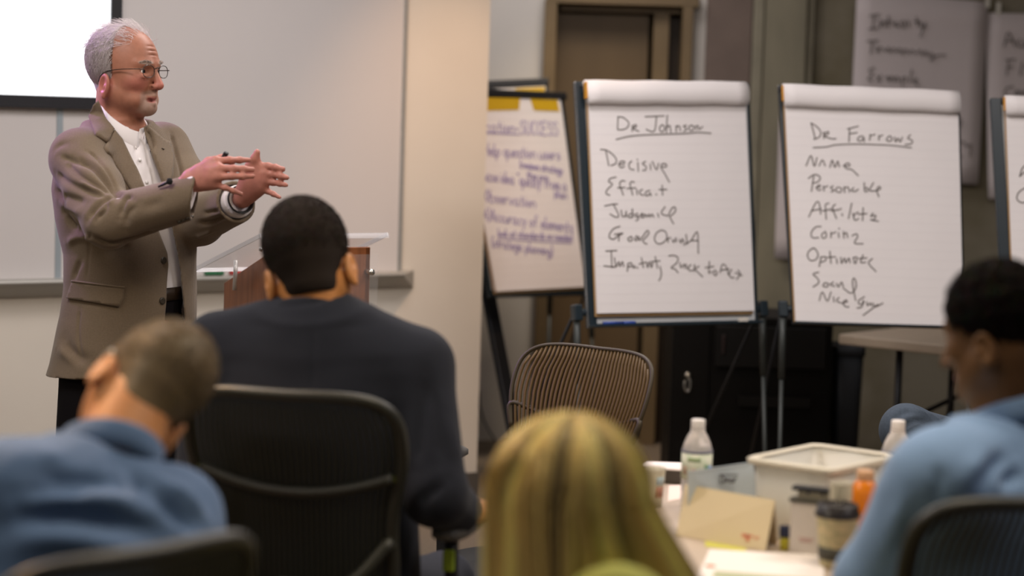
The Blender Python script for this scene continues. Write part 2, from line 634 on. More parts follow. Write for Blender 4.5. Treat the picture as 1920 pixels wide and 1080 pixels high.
def strands_mesh(S, r0, taper=0.6, cols=None, n=3):
    """S: strands (M,K,3) -> thin tapering tubes in one mesh"""
    M, K, _ = S.shape
    T = np.gradient(S, axis=1); T /= np.linalg.norm(T, axis=2)[:, :, None] + 1e-9
    a = np.array([0.31, 0.52, 0.79]); u = np.cross(T, a); u /= np.linalg.norm(u, axis=2)[:, :, None] + 1e-9
    w = np.cross(T, u)
    r = r0 * (1 - taper * np.linspace(0, 1, K))[None, :, None]
    rings = [S + r * (math.cos(2 * math.pi * j / n) * u + math.sin(2 * math.pi * j / n) * w) for j in range(n)]
    V = np.stack(rings, 2).reshape(-1, 3)
    b = (np.arange(M)[:, None] * K + np.arange(K - 1)[None, :]).reshape(-1) * n
    F = np.vstack([np.stack([b + j, b + (j + 1) % n, b + n + (j + 1) % n, b + n + j], 1) for j in range(n)])
    C = None
    if cols is not None: C = np.repeat(cols, K * n, axis=0)
    return V, F, C

def joinVF(*parts):
    Vs, Fs, n = [], [], 0
    for V, F in parts:
        Vs.append(np.asarray(V)); Fs.append(np.asarray(F) + n); n += len(V)
    return np.vstack(Vs), np.vstack(Fs)
# ------------------------------------------------------------------ people: head, hands, hair, clothes
def frame(fwd, up):
    u = nrm(up); f = np.asarray(fwd, float); f = nrm(f - np.dot(f, u) * u); r = np.cross(f, u)
    return np.stack([r, f, u], 1)

HC = np.array([0, -0.006, 0.030]); HR = np.array([0.0775, 0.097, 0.087])

def head(F, O, R, s=1.0, ear_z=-0.040, mouth=0.0, nose=1.0, fat=0.0, ear_y=0.0, ear_w=1.0, aged=False):
    W = lambda *p: O + R @ (np.array(p, float) * s)
    el = lambda c, r, k, op='add', Rl=None: F.ell(W(*c), np.array(r) * s, R if Rl is None else R @ Rl, k, op)
    co = lambda a, b, ra, rb, k, op='add': F.cone(W(*a), W(*b), ra * s, rb * s, k, op)
    el(HC, HR, 0.0)
    el((0, 0.032, -0.030), (0.063 + fat, 0.058, 0.085), 0.035)
    for x in (-1, 1):
        co((x * 0.052, 0.000, -0.062), (x * 0.018, 0.070, -0.098), 0.020 + fat, 0.017, 0.03)
        el((x * 0.044, 0.058, -0.030), (0.022, 0.022, 0.022), 0.02)
        co((x * 0.012, 0.089, 0.016), (x * 0.045, 0.071, 0.018), 0.009, 0.008, 0.014)
        el((x * 0.032, 0.098, -0.003), (0.017, 0.014, 0.012), 0.010, 'sub')
        el((x * 0.031, 0.0715, -0.003), (0.0142, 0.0142, 0.0142), 0.003)
        co((x * 0.020, 0.0865, -0.0035), (x * 0.041, 0.0825, -0.0035), 0.0032, 0.0032, 0.002, 'sub')
    el((0, 0.078, -0.103), (0.019, 0.016, 0.014), 0.02)
    co((0, 0.091, 0.004), (0, 0.112 * 1.0 + 0.006 * nose, -0.040), 0.0075, 0.0115, 0.010)
    for x in (-1, 1):
        el((x * 0.013, 0.101, -0.044), (0.0085, 0.011, 0.0085), 0.006)
        el((x * 0.007, 0.106, -0.054), (0.004, 0.006, 0.005), 0.003, 'sub')
    co((0, 0.087, -0.058), (0, 0.092, -0.066), 0.012, 0.010, 0.012)
    co((-0.020, 0.082, -0.073), (0, 0.0945, -0.0705), 0.0045, 0.0060, 0.006); co((0.020, 0.082, -0.073), (0, 0.0945, -0.0705), 0.0045, 0.0060, 0.006)
    co((-0.018, 0.081, -0.083 - mouth), (0, 0.0915, -0.0835 - mouth), 0.0050, 0.0070, 0.006); co((0.018, 0.081, -0.083 - mouth), (0, 0.0915, -0.0835 - mouth), 0.0050, 0.0070, 0.006)
    co((-0.018, 0.090, -0.0768 - mouth / 2), (0.018, 0.090, -0.0768 - mouth / 2), 0.0022 + mouth / 2, 0.0022 + mouth / 2, 0.002, 'sub')
    if aged:
        for x in (-1, 1):
            co((x * 0.017, 0.1000, -0.046), (x * 0.030, 0.0860, -0.078), 0.0032, 0.0022, 0.006, 'sub')
            el((x * 0.040, 0.056, -0.080), (0.018, 0.020, 0.018), 0.018)
            el((x * 0.033, 0.0840, -0.017), (0.013, 0.006, 0.005), 0.006)
            co((x * 0.022, 0.0905, -0.0225), (x * 0.043, 0.080, -0.020), 0.0016, 0.0012, 0.004, 'sub')
        for z in (0.040, 0.052, 0.064): co((-0.030, 0.0900 - (z - 0.04) * 0.35, z), (0.030, 0.0900 - (z - 0.04) * 0.35, z + 0.001), 0.0010, 0.0010, 0.004, 'sub')
    for x in (-1, 1):
        Rl = rotz(-x * 0.42) @ rot_axis((1, 0, 0), -0.18)
        c = np.array((x * 0.0805, -0.016 + ear_y, ear_z))
        el(c, (0.0095, 0.0205 * ear_w, 0.0325), 0.006, 'add', Rl)
        el(c + Rl @ np.array((x * 0.0070, 0.0035, 0.004)), (0.0058, 0.0120 * ear_w, 0.0215), 0.003, 'sub', Rl)
        el(c + Rl @ np.array((x * 0.0010, 0.009, -0.003)), (0.0062, 0.0060, 0.009), 0.004, 'add', Rl)
        el(c + Rl @ np.array((x * 0.0020, 0.005, -0.027)), (0.006, 0.009, 0.010), 0.005, 'add', Rl)

def head_paint(V, O, R, s, skin, lips=(0.62, 0.32, 0.30), brow=None, stubble=None, blush=None):
    L = (V - O) @ R / s
    C = np.tile(np.array(skin, float), (len(V), 1))
    def tint(c, r, col, soft=0.4, a=1.0):
        d = np.sqrt((((L - np.array(c)) / np.array(r)) ** 2).sum(1))
        w = np.clip((1 + soft - d) / soft, 0, 1)[:, None] * a
        C[:] = C * (1 - w) + np.array(col) * w
    if blush is not None:
        for x in (-1, 1): tint((x * 0.045, 0.062, -0.035), (0.018, 0.025, 0.016), blush, 1.0, 0.55)
        tint((0, 0.115, -0.042), (0.014, 0.014, 0.014), blush, 1.0, 0.6)
        for x in (-1, 1): tint((x * 0.082, -0.016, -0.04), (0.016, 0.025, 0.038), blush, 0.6, 0.5)
    if stubble is not None:
        tint((0, 0.083, -0.100), (0.028, 0.030, 0.018), stubble, 0.5, 0.75)
        tint((0, 0.090, -0.061), (0.024, 0.016, 0.007), stubble, 0.5, 0.65)
        for x in (-1, 1): tint((x * 0.030, 0.070, -0.085), (0.010, 0.02, 0.022), stubble, 0.6, 0.6)
    tint((0, 0.092, -0.078), (0.021, 0.012, 0.0085), lips, 0.25, 0.9)
    if brow is not None:
        for x in (-1, 1): tint((x * 0.031, 0.088, 0.0205), (0.021, 0.014, 0.0045), brow, 0.4, 0.85)
    return C

def eyes(par, O, R, s=1.0, iris=(0.12, 0.16, 0.20)):
    for x in (-1, 1):
        c = O + R @ (np.array((x * 0.031, 0.0728, -0.0035)) * s); mb = MB()
        pr = [(0.0130 * s * math.sin(t), 0.0130 * s * -math.cos(t)) for t in np.linspace(0.05, math.pi - 0.05, 14)]
        Rz = R @ rot_axis((1, 0, 0), -math.pi / 2)
        mb.lathe(pr, c, 18, Rz)
        V, Fc = mb.vf(); d = (V - c) @ R[:, 1] / (0.0130 * s)
        col = np.where(d[:, None] > 0.955, np.array([[0.01, 0.01, 0.01]]), np.where(d[:, None] > 0.86, np.array([iris]), np.array([[0.80, 0.76, 0.72]])))
        obj('eye', (V, Fc), mat('eye', (1, 1, 1), 0.15, attr=True), par, colors=col)

def hand(F, wrist, knuckles, fingers, thumb, rw=0.026, rk=0.0105, rf=(0.0095, 0.0085, 0.0075), palm=None):
    """palm bones from the wrist to each knuckle, four finger chains, thumb chain from the side of the palm"""
    n = nrm(np.cross(knuckles[0] - wrist, knuckles[3] - wrist))
    w = knuckles[3] - knuckles[0]; w = nrm(w)
    for i, kn in enumerate(knuckles):
        st = wrist + w * (i - 1.5) * 0.009
        F.cone(st, kn, 0.0165, rk + 0.001, 0.014)
        F.cone(st + (kn - st) * 0.35, kn, 0.014, rk, 0.012)
    for a, b in ((0, 1), (1, 2), (2, 3)):
        F.cone(knuckles[a] * 0.75 + wrist * 0.25, knuckles[b] * 0.75 + wrist * 0.25, 0.0115, 0.0115, 0.012)
    for i, f in enumerate(fingers):
        sc = (0.97, 1.0, 0.95, 0.82)[i]
        pts = [knuckles[i]] + list(f)
        rs = [rk * sc] + [r * sc for r in np.interp(np.linspace(0, 1, len(f)), np.linspace(0, 1, 3), rf)]
        F.chain(pts, rs, 0.0035)
        for q in pts[1:-1]: F.ell(q, np.full(3, (rf[0] + 0.0008) * sc), None, 0.004)
    F.chain(thumb, list(np.linspace(0.0165, 0.0085, len(thumb))), 0.010)

def rest_hand(F, wrist, D, Npalm, side, curl=0.5, s=1.0, spread=0.05):
    """a relaxed hand: D where it points, Npalm where the palm faces, side +1 thumb along D x N"""
    D = nrm(D); Nn = np.asarray(Npalm, float); Nn = nrm(Nn - np.dot(Nn, D) * D); S = np.cross(D, Nn) * side
    kn, fi = [], []
    for i, (o, l, L) in enumerate(((0.030, 0.088, 0.072), (0.010, 0.092, 0.080), (-0.011, 0.088, 0.074), (-0.030, 0.080, 0.058))):
        k = wrist + s * (D * l + S * o); kn.append(k); a = 0.25 * curl; p = k; ch = []
        for seg in (0.45, 0.30, 0.25):
            d = D * math.cos(a) + Nn * math.sin(a) + S * spread * (1.5 - i) * 0.5
            p = p + nrm(d) * L * seg * s; ch.append(p); a += 0.75 * curl + 0.06 * i * curl
        fi.append(ch)
    t0 = wrist + s * (D * 0.022 + S * 0.026)
    t1 = t0 + s * (D * 0.036 + S * 0.026 + Nn * 0.012); t2 = t1 + s * (D * 0.032 + S * 0.008 + Nn * 0.012); t3 = t2 + s * (D * 0.024 - S * 0.002 + Nn * 0.008)
    hand(F, wrist, kn, fi, [t0, t1, t2, t3])

TORSO = [(0.00, .172, .122), (.10, .170, .122), (.20, .158, .112), (.30, .165, .118), (.40, .180, .124), (.48, .184, .118), (.535, .160, .096), (.575, .105, .074), (.60, .070, .062)]

def torso_R(J):
    return frame(J['fwd'], J['neck'] - J['pel'])

def upper(F, J, off, arm=(0.055, 0.046, 0.040, 0.031), k=0.05, wide=1.0, belly=0.0, zlo=0.0, zhi=1.0, sh_r=0.058, sleeves=True):
    R = torso_R(J); L = np.linalg.norm(J['neck'] - J['pel']); sc = L / 0.60
    pr = [(z * sc, w * wide + off, d + off + belly * math.exp(-((z - .17) / .14) ** 2), 0, belly * 0.8 * math.exp(-((z - .17) / .14) ** 2)) for z, w, d in TORSO if zlo <= z / .60 <= zhi]
    F.loft(J['pel'], R, pr, 0.02)
    for s in 'LR':
        base = J['neck'] - R[:, 2] * 0.055 + R[:, 0] * (0.06 if s == 'R' else -0.06)
        F.cone(base, J['sh' + s], 0.050 + off, sh_r + off, k)
        if sleeves:
            F.cone(J['sh' + s], J['el' + s], arm[0] + off, arm[1] + off, k * 0.8)
            F.cone(J['el' + s], J['wr' + s], arm[1] + off, arm[3] + off, 0.02)

def lower(F, J, off, k=0.05):
    F.ell(J['pel'] + A3(0, 0, 0.02), (0.17 + off, 0.14 + off, 0.12 + off), frame(J['fwd'], A3(0, 0, 1)), k)
    for s in 'LR':
        F.cone(J['hip' + s], J['kn' + s], 0.082 + off, 0.056 + off, k)
        F.cone(J['kn' + s], J['an' + s], 0.056 + off, 0.038 + off, 0.02)

def seat(J, pel, fwd, knee_z=0.50, sep=0.10, spread=0.14):
    fw = nrm(A3(fwd[0], fwd[1], 0)); r = A3(fw[1], -fw[0], 0)
    J['pel'] = np.asarray(pel, float)
    for s, q in (('L', -1), ('R', 1)):
        J.setdefault('hip' + s, J['pel'] + r * q * sep + A3(0, 0, -0.005))
        J.setdefault('kn' + s, J['pel'] + fw * 0.43 + r * q * spread + A3(0, 0, knee_z - J['pel'][2] + 0.02))
        kn = J['kn' + s]
        J.setdefault('an' + s, A3(kn[0] + fw[0] * 0.03, kn[1] + fw[1] * 0.03, 0.085))
    J.setdefault('fwd', fw); J['lfwd'] = fw
    return J

def bounds(pts, m):
    p = np.array(pts); return p.min(0) - m, p.max(0) + m

def make_body(par, J, O, R, s, skin, vox=0.010, hv=0.0035, paint=None, hands=True, head_kw=None, handfn=None, wide=1.0, neck_r=0.054):
    pts = [J[k] for k in J if k not in ('fwd', 'lfwd')] + [O + A3(0, 0, 0.15)]
    lo, hi = bounds(pts, 0.24); lo[2] = 0.0
    fine = [(O - 0.155, O + 0.155, hv)]
    if hands:
        for q in 'LR': fine.append((J['wr' + q] - 0.14, J['wr' + q] + 0.14, 0.0045))
    F = Field(lo, hi, vox, fine)
    upper(F, J, -0.012, wide=wide); lower(F, J, -0.012)
    Rt = torso_R(J)
    F.cone(J['neck'] - Rt[:, 2] * 0.03, O + R @ (np.array((0, -0.020, -0.050)) * s), neck_r + 0.006, neck_r, 0.03)
    head(F, O, R, s, **(head_kw or {}))
    for q in 'LR':
        a = J['an' + q]; fw = J.get('lfwd', J['fwd']); fw = nrm(A3(fw[0], fw[1], 0))
        F.cone(a - A3(0, 0, 0.03), a + fw * 0.15 + A3(0, 0, -0.045), 0.035, 0.024, 0.03)
    if handfn: handfn(F)
    V, Fc = F.mesh(1)
    C = (paint or head_paint)(V, O, R, s, skin) if paint else head_paint(V, O, R, s, skin)
    return obj('body', (V, Fc), mat('skin', (1, 1, 1), 0.48, attr=True, noise=0.10, nscale=60, bump=0.15, bscale=350, spec=0.4), par, colors=C)

def shoes(par, J, m):
    for q in 'LR':
        a = J['an' + q]; fw = J.get('lfwd', J['fwd']); fw = nrm(A3(fw[0], fw[1], 0))
        lo, hi = bounds([a, a + fw * 0.2, A3(a[0], a[1], 0)], 0.07)
        lo[2] = -0.01
        F = Field(lo, hi, 0.006)
        heel = A3(a[0], a[1], 0.045) - fw * 0.035; toe = A3(a[0], a[1], 0.035) + fw * 0.19
        F.cone(heel, toe, 0.044, 0.034, 0.0); F.cone(A3(a[0], a[1], 0.05), A3(a[0], a[1], 0.10), 0.045, 0.042, 0.02)
        F.cut(A3(a[0], a[1], 0.003) + fw * 0.08, A3(0, 0, -1.0), 0.3)
        obj('shoe', F.mesh(1), m, par)

def collar(c, R, rx, ry, h, drop, out, gap, point=0.02, tilt=0.02, n=44, thick=0.002, back=1.0):
    """a folded collar: the stand round the neck and the leaf turned down over it"""
    G = []
    for a in np.linspace(gap, 2 * math.pi - gap, n):
        near = min(a - gap, 2 * math.pi - gap - a)
        ex = point * math.exp(-near / 0.35)
        row = []
        for dr, z in ((0.0, 0.0), (0.0, h * 0.5), (0.001, h), (0.004, h + 0.003), (0.008, h), (out * 0.6, h - drop * 0.5 - ex * 0.4), (out, h - drop - ex)):
            x, y = (rx + dr) * math.sin(a), (ry + dr) * math.cos(a)
            row.append(c + R @ np.array([x, y, z - tilt * math.cos(a)]))
        G.append(row)
    mb = MB(); mb.sheet(np.array(G), thick)
    return mb.vf()

def grow(O, R, s, n, mask, length, steps=8, flow=None, lift=0.1, jit=0.15, off=0.004, seed=1, r_extra=None, fall=None):
    """hair strands rooted on the scalp that lie along it in the direction of flow"""
    g = np.random.default_rng(seed)
    d = g.normal(size=(n * 6, 3)); d /= np.linalg.norm(d, axis=1)[:, None]
    p = HC + d * HR
    p = p[mask(p)][:n]; M = len(p)
    ln = length(p) if callable(length) else np.full(M, length)
    ln = ln * g.uniform(0.75, 1.15, M); st = (ln / steps)[:, None]
    S = [p + 0.0]; q = p.copy(); bend = g.normal(size=(M, 3)) * jit
    for i in range(steps):
        nn = (q - HC) / HR ** 2; nn /= np.linalg.norm(nn, axis=1)[:, None]
        f = flow(q) + bend
        t = f - (f * nn).sum(1)[:, None] * nn
        t /= np.linalg.norm(t, axis=1)[:, None] + 1e-9
        lf = lift(q, i / steps) if callable(lift) else lift
        v = t + nn * lf
        if fall is not None:
            w = np.clip(fall(q), 0, 1)[:, None]; v = v * (1 - w) + w * (np.array([0, 0, -1.0]) + bend * 0.25)
        v /= np.linalg.norm(v, axis=1)[:, None]
        q = q + v * st
        e = np.sqrt((((q - HC) / (HR + off)) ** 2).sum(1))
        push = e < 1
        q[push] = HC + (q[push] - HC) / e[push][:, None]
        S.append(q.copy())
    S = np.stack(S, 1)
    return O + (S * s) @ R.T

def hair_cap(O, R, s, thick, face=((0, 0.115, -0.050), (0.115, 0.080, 0.110)), nape=-0.075, vox=0.004, ear_clear=True, bumps=0.0, squash=1.0, temple=None):
    W = lambda p: O + R @ (np.array(p, float) * s)
    F = Field(O - 0.16, O + 0.16, vox)
    F.ell(W(HC), (HR + thick) * s * np.array([1, 1, squash]), R, 0)
    F.cone(W((0, -0.036, -0.02)), W((0, -0.034, nape + 0.03)), (0.052 + thick) * s, (0.046 + thick) * s, 0.02)
    F.ell(W(face[0]), np.array(face[1]) * s, R, 0.006, 'sub')
    F.cut(W((0, -0.03, nape)), -R[:, 2], 0.14 * s, 0.004)
    if ear_clear:
        for x in (-1, 1): F.ell(W((x * 0.085, -0.006, -0.050)), np.array((0.030, 0.026, 0.042)) * s, R, 0.005, 'sub')
    if temple: 
        for x in (-1, 1): F.ell(W((x * temple[0], temple[1], temple[2])), np.array(temple[3]) * s, R, 0.006, 'sub')
    V, Fc = F.mesh(1)
    if bumps: V = wobble(V, Fc, bumps, 260, 3)
    return V, Fc

def hair_obj(par, cap, S, r0, base, var, name='hair', seed=2, m=None, taper=0.6, capdark=0.8):
    g = np.random.default_rng(seed)
    V2, F2, C2 = strands_mesh(S, r0, taper, base * (1 + var * g.uniform(-1, 1, (len(S), 1))) + g.normal(size=(len(S), 3)) * 0.01)
    if cap is not None:
        V, F = joinVF(cap, (V2, F2)); C = np.vstack([np.tile(base * capdark, (len(cap[0]), 1)), C2])
    else: V, F, C = V2, F2, C2
    return obj(name, (V, F), m or mat('hair', (1, 1, 1), 0.55, attr=True, spec=0.35), par, colors=np.clip(C, 0.002, 1))
# ------------------------------------------------------------------ the room
M_WHITE = mat('wall paint', (0.74, 0.69, 0.61), 0.75, noise=0.03, nscale=3, bump=0.05, bscale=300)
M_BOARD = mat('whiteboard enamel', (0.66, 0.63, 0.62), 0.22, noise=0.015, nscale=2, spec=0.5)
M_ALU = mat('brushed aluminium', (0.52, 0.52, 0.50), 0.42, 0.6, noise=0.06, nscale=60)
M_BLACKP = mat('black plastic', (0.012, 0.012, 0.014), 0.45, bump=0.05, bscale=400)
M_BLACKM = mat('black metal', (0.016, 0.017, 0.020), 0.38, 0.3)
M_PAPER = mat('flip chart paper', (0.80, 0.765, 0.765), 0.85, noise=0.02, nscale=6)
M_INK = mat('black marker ink', (0.15, 0.13, 0.12), 0.8)
M_CONC = mat('concrete', (0.165, 0.143, 0.092), 0.85, noise=0.16, nscale=4, col2=(0.235, 0.212, 0.158), bump=0.3, bscale=40)

floor = obj('floor', MB().box((0, 5, -0.05), (16, 16, 0.1)).vf(), mat('carpet', (0.16, 0.125, 0.09), 0.95, noise=0.35, nscale=120, bump=0.6, bscale=500), smooth=False, kind='structure')
obj('ceiling', MB().box((0, 4, 3.15), (16, 14, 0.1)).vf(), mat('ceiling tile', (0.62, 0.60, 0.57), 0.9, noise=0.05, nscale=30), smooth=False, kind='structure')

# whiteboard wall: runs away from the camera to the right and stops at an open corner
WD = nrm(A3(1, 0.70, 0)); WN = A3(WD[1], -WD[0], 0)
W0 = A3(-1.824, 7.60, 0)
Wend = Ppl(905, 500, W0, WN)
Lw = np.dot(Wend - W0, WD)
def Wp(px, py, off=0.0): return Ppl(px, py, W0 + WN * off, WN)
a, b = W0 - WD * 5.0, W0 + WD * Lw
RW = np.stack([WD, -WN, A3(0, 0, 1)], 1)
c = (a + b) / 2 - WN * 0.08
obj('wall_left', MB().box((c[0], c[1], 1.55), (np.linalg.norm(b - a), 0.16, 3.1), RW).vf(), M_WHITE, smooth=False, kind='structure')
c = (a + b) / 2 + WN * 0.008
obj('baseboard_left', MB().box((c[0], c[1], 0.05), (np.linalg.norm(b - a), 0.016, 0.10), RW).vf(), mat('rubber baseboard', (0.10, 0.09, 0.08), 0.6), smooth=False, kind='structure')

# back wall: painted part, door, concrete piers
BY = 10.30
def Xb(px, y=BY): return (px - 960) / FPX * y
def backbox(name, x0, x1, z0, z1, m, y=BY, t=0.2, kind='structure', **k):
    return obj(name, MB().box(((x0 + x1) / 2, y + t / 2, (z0 + z1) / 2), (x1 - x0, t, z1 - z0)).vf(), m, smooth=False, kind=kind, **k)
DX0, DX1, DZ = Xb(1024), Xb(1272), 2.13
backbox('wall_back', -1.6, DX0 - 0.045, 0, 3.1, mat('pale grey paint', (0.58, 0.55, 0.51), 0.8, noise=0.03, nscale=3))
backbox('wall_back', DX1 + 0.02, DX1 + 0.105, 0, 3.1, mat('pale grey paint', (0.5, 0.5, 0.5)))
backbox('wall_back', DX0 - 0.045, DX1 + 0.02, DZ + 0.05, 3.1, mat('pale grey paint', (0.5, 0.5, 0.5)))
backbox('wall_back', DX1 + 0.105, 6.0, 0, 3.1, M_CONC, y=BY + 0.02, t=0.2)
obj('wall_right', MB().box((6.0, 5, 1.55), (0.2, 14, 3.1)).vf(), M_CONC, smooth=False, kind='structure')
M_DOORF = mat('brown painted door frame', (0.150, 0.103, 0.050), 0.5, noise=0.08, nscale=8)
M_DOOR = mat('brown door', (0.120, 0.078, 0.036), 0.5, noise=0.12, nscale=6, stretch=(1, 1, 0.1))
d = thing('door_1', None, None, ((DX0 + DX1) / 2, BY, 0)); d['kind'] = 'structure'
mb = MB()
mb.box((DX0 - 0.02, BY - 0.01, DZ / 2), (0.06, 0.14, DZ)).box((DX1 - 0.005, BY - 0.01, DZ / 2), (0.05, 0.14, DZ)).box(((DX0 + DX1) / 2, BY - 0.01, DZ + 0.02), (DX1 - DX0 + 0.09, 0.14, 0.06))
obj('door_frame', mb.vf(), M_DOORF, d, smooth=False, bevel=0.004)
xj = Xb(1204)
mb = MB().box((xj + 0.05, BY + 0.03, DZ / 2 - 0.02), (0.075, 0.07, DZ - 0.04)).box(((DX0 + DX1) / 2, BY + 0.05, DZ - 0.025), (DX1 - DX0 - 0.05, 0.08, 0.03))
obj('door_stop', mb.vf(), M_DOORF, d, smooth=False, bevel=0.003)
obj('door_panel', MB().box(((DX0 + xj) / 2, BY + 0.10, DZ / 2 - 0.02), (xj - DX0 - 0.01, 0.045, DZ - 0.05)).vf(), M_DOOR, d, smooth=False, bevel=0.003)
obj('door_panel', MB().box(((DX1 + xj) / 2 + 0.03, BY + 0.13, DZ / 2 - 0.02), (DX1 - xj + 0.02, 0.04, DZ - 0.05)).vf(), mat('dark brown door leaf', (0.045, 0.028, 0.015), 0.5), d, smooth=False, bevel=0.003)

backbox('wall_back', DX0 - 0.2, DX1 + 0.3, 0, 2.4, mat('dark backing paint', (0.05, 0.04, 0.03), 0.8), y=BY + 0.24, t=0.05)  # unseen dark backing, added to keep world light out of the door gaps
def pier(x0, x1, dep, m, rnd=0.01):
    return obj('pillar_1', MB().box(((x0 + x1) / 2, BY + 0.02 - dep / 2 + 0.01, 1.55), (x1 - x0, dep, 3.1)).vf(), m, smooth=False, bevel=rnd, kind='structure')
pier(Xb(1306), Xb(1392), 0.06, mat('taupe concrete', (0.165, 0.125, 0.105), 0.85, noise=0.12, nscale=6, bump=0.2, bscale=60))
pier(Xb(1392), Xb(1412), 0.10, mat('pale concrete', (0.25, 0.23, 0.17), 0.85, noise=0.12, nscale=9, bump=0.2, bscale=60))
pier(Xb(1412), Xb(1492), 0.09, mat('green grey concrete', (0.235, 0.215, 0.155), 0.85, noise=0.2, nscale=7, bump=0.2, bscale=60, stretch=(1, 1, 0.3)))
pier(Xb(1492), Xb(1507), 0.06, mat('pale concrete', (0.25, 0.23, 0.17)))

# projection screen on the whiteboard wall
scr = [Wp(215, 192, 0.05), None]
x1, y1 = 227, 207
br = Wp(x1, y1, 0.05)
t = thing('projection_screen', 'lit white projection screen with black border on the whiteboard wall', 'screen', br - WD * 0.9)
zt, wd = 1.15, 2.05
def scr_pt(u, v, off=0.0): return br - WD * u + A3(0, 0, v) + WN * off
inn = Wp(207, 183, 0.05); bw = np.dot(br - inn, WD); bh = inn[2] - br[2]
obj('screen_surface', MB().slab([scr_pt(wd - bw, bh, -0.01), scr_pt(bw, bh, -0.01), scr_pt(bw, zt - bh, -0.01), scr_pt(wd - bw, zt - bh, -0.01)], WN, 0.02).vf(),
    mat('projected light', (0.93, 0.96, 1.0), 0.6, emit=1.25), t, smooth=False)
mb = MB()
for (u0, u1, v0, v1) in ((0, wd, 0, bh), (0, wd, zt - bh, zt), (0, bw, bh, zt - bh), (wd - bw, wd, bh, zt - bh)):
    mb.slab([scr_pt(u1, v0), scr_pt(u0, v0), scr_pt(u0, v1), scr_pt(u1, v1)], WN, 0.045)
obj('border', mb.vf(), mat('black screen border', (0.014, 0.014, 0.018), 0.5), t, smooth=False, bevel=0.002)

# whiteboard: two enamel panels, aluminium seams, marker tray
t = thing('whiteboard', 'wall-mounted whiteboard with aluminium edge and long marker tray', 'whiteboard', Wp(430, 520))
ztray = Wp(60, 527)[2]
seam = Wp(106, 400); end = Wp(749, 300)
us, ue = np.dot(seam - W0, WD), np.dot(end - W0, WD)
def wl(u, z, off): return W0 + WD * u + A3(0, 0, z) + WN * off
def wslab(u0, u1, z0, z1, off, th): return MB().slab([wl(u0, z0, off), wl(u1, z0, off), wl(u1, z1, off), wl(u0, z1, off)], WN, th).vf()
obj('panel', wslab(us - 2.4, us - 0.008, ztray, 2.75, 0.018, 0.018), M_BOARD, t, smooth=False)
obj('panel', wslab(us + 0.008, ue - 0.006, ztray, 2.75, 0.018, 0.018), M_BOARD, t, smooth=False)
obj('seam', wslab(us - 0.012, us + 0.012, ztray, 2.75, 0.022, 0.022), mat('blue grey aluminium', (0.40, 0.46, 0.50), 0.35, 0.3), t, smooth=False, bevel=0.002)
obj('edge_trim', wslab(ue - 0.010, ue + 0.010, ztray - 0.02, 2.75, 0.024, 0.024), M_ALU, t, smooth=False, bevel=0.003)
utr = np.dot(Wp(770, 508, 0.06) - W0, WD)
mb = MB()
prof = [(0.0, 0.012), (0.085, 0.004), (0.090, 0.012), (0.094, 0.002), (0.085, -0.012), (0.0, -0.060)]
def tray_ring(u, cut=0.0): return [wl(u + cut * (1 - o / 0.09), ztray + z, o + 0.005) for o, z in prof]
r0, r1 = tray_ring(us - 2.4), tray_ring(utr - 0.05, 0.10)
mb.add(r0 + r1, [[i, (i + 1) % 6, 6 + (i + 1) % 6, 6 + i] for i in range(6)] + [[5, 4, 3, 2, 1, 0], [6, 7, 8, 9, 10, 11]])
obj('marker_tray', mb.vf(), mat('tray aluminium', (0.40, 0.39, 0.36), 0.5, 0.25), t, smooth=False, bevel=0.002)

def marker(px0, px1, py, col, label):
    z = ztray + 0.021
    u0, u1 = (np.dot(Wp(p, py, 0.06) - W0, WD) for p in (px0, px1))
    q = lambda u: wl(u, z, 0.055)
    tt = thing('dry_erase_marker', label, 'marker', q((u0 + u1) / 2) - A3(0, 0, 0.012))
    obj('barrel', MB().tube([q(u0), q(u0 + (u1 - u0) * 0.68)], 0.010, 12).vf(), col, tt, bevel=0.002)
    obj('cap', MB().tube([q(u0 + (u1 - u0) * 0.68), q(u1 - 0.004), q(u1)], [0.0112, 0.0108, 0.008], 12).vf(), col, tt)
marker(385, 420, 505, mat('green marker plastic', (0.03, 0.16, 0.07), 0.4), 'green marker lying on the whiteboard tray left of the lectern')
marker(432, 486, 503, mat('red marker plastic', (0.42, 0.035, 0.03), 0.4), 'red marker lying on the whiteboard tray behind the lectern')
# ------------------------------------------------------------------ writing
def ribbon(strokes, p0, n, w, lift=0.0012, smooth=4):
    mb = MB()
    for st in strokes:
        q = catmull(st, smooth) if len(st) > 2 else np.array(st, float)
        p = np.array([Ppl(x, y, p0, n) for x, y in q]) + n * lift
        keep = [0] + [i for i in range(1, len(p)) if np.linalg.norm(p[i] - p[i - 1]) > 1e-5]
        p = p[keep]
        if len(p) < 2: continue
        T = np.gradient(p, axis=0); T /= np.linalg.norm(T, axis=1)[:, None] + 1e-9
        S = np.cross(n, T) * (w / 2)
        p[0] -= T[0] * w * 0.3; p[-1] += T[-1] * w * 0.3
        V = []; F = []
        for a, s in zip(p, S): V += [a - s, a + s]
        for i in range(len(p) - 1): F.append([2 * i, 2 * i + 2, 2 * i + 3, 2 * i + 1])
        V2 = [v - n * lift * 0.8 for v in V]; m = len(V)
        F2 = []
        for i in range(len(p) - 1):
            F2 += [[2 * i, 2 * i + m, 2 * i + 2 + m, 2 * i + 2], [2 * i + 1, 2 * i + 3, 2 * i + 3 + m, 2 * i + 1 + m]]
        mb.add(V + V2, F + F2)
    return mb.vf()

def zs(txt, ox, oy, k):
    """strokes as 'x,y x,y;x,y ...' in enlarged-photo coordinates"""
    return [[(ox + float(a.split(',')[0]) * k, oy + float(a.split(',')[1]) * k) for a in s.split()] for s in txt.replace('\n', ' ').split(';') if s.strip()]

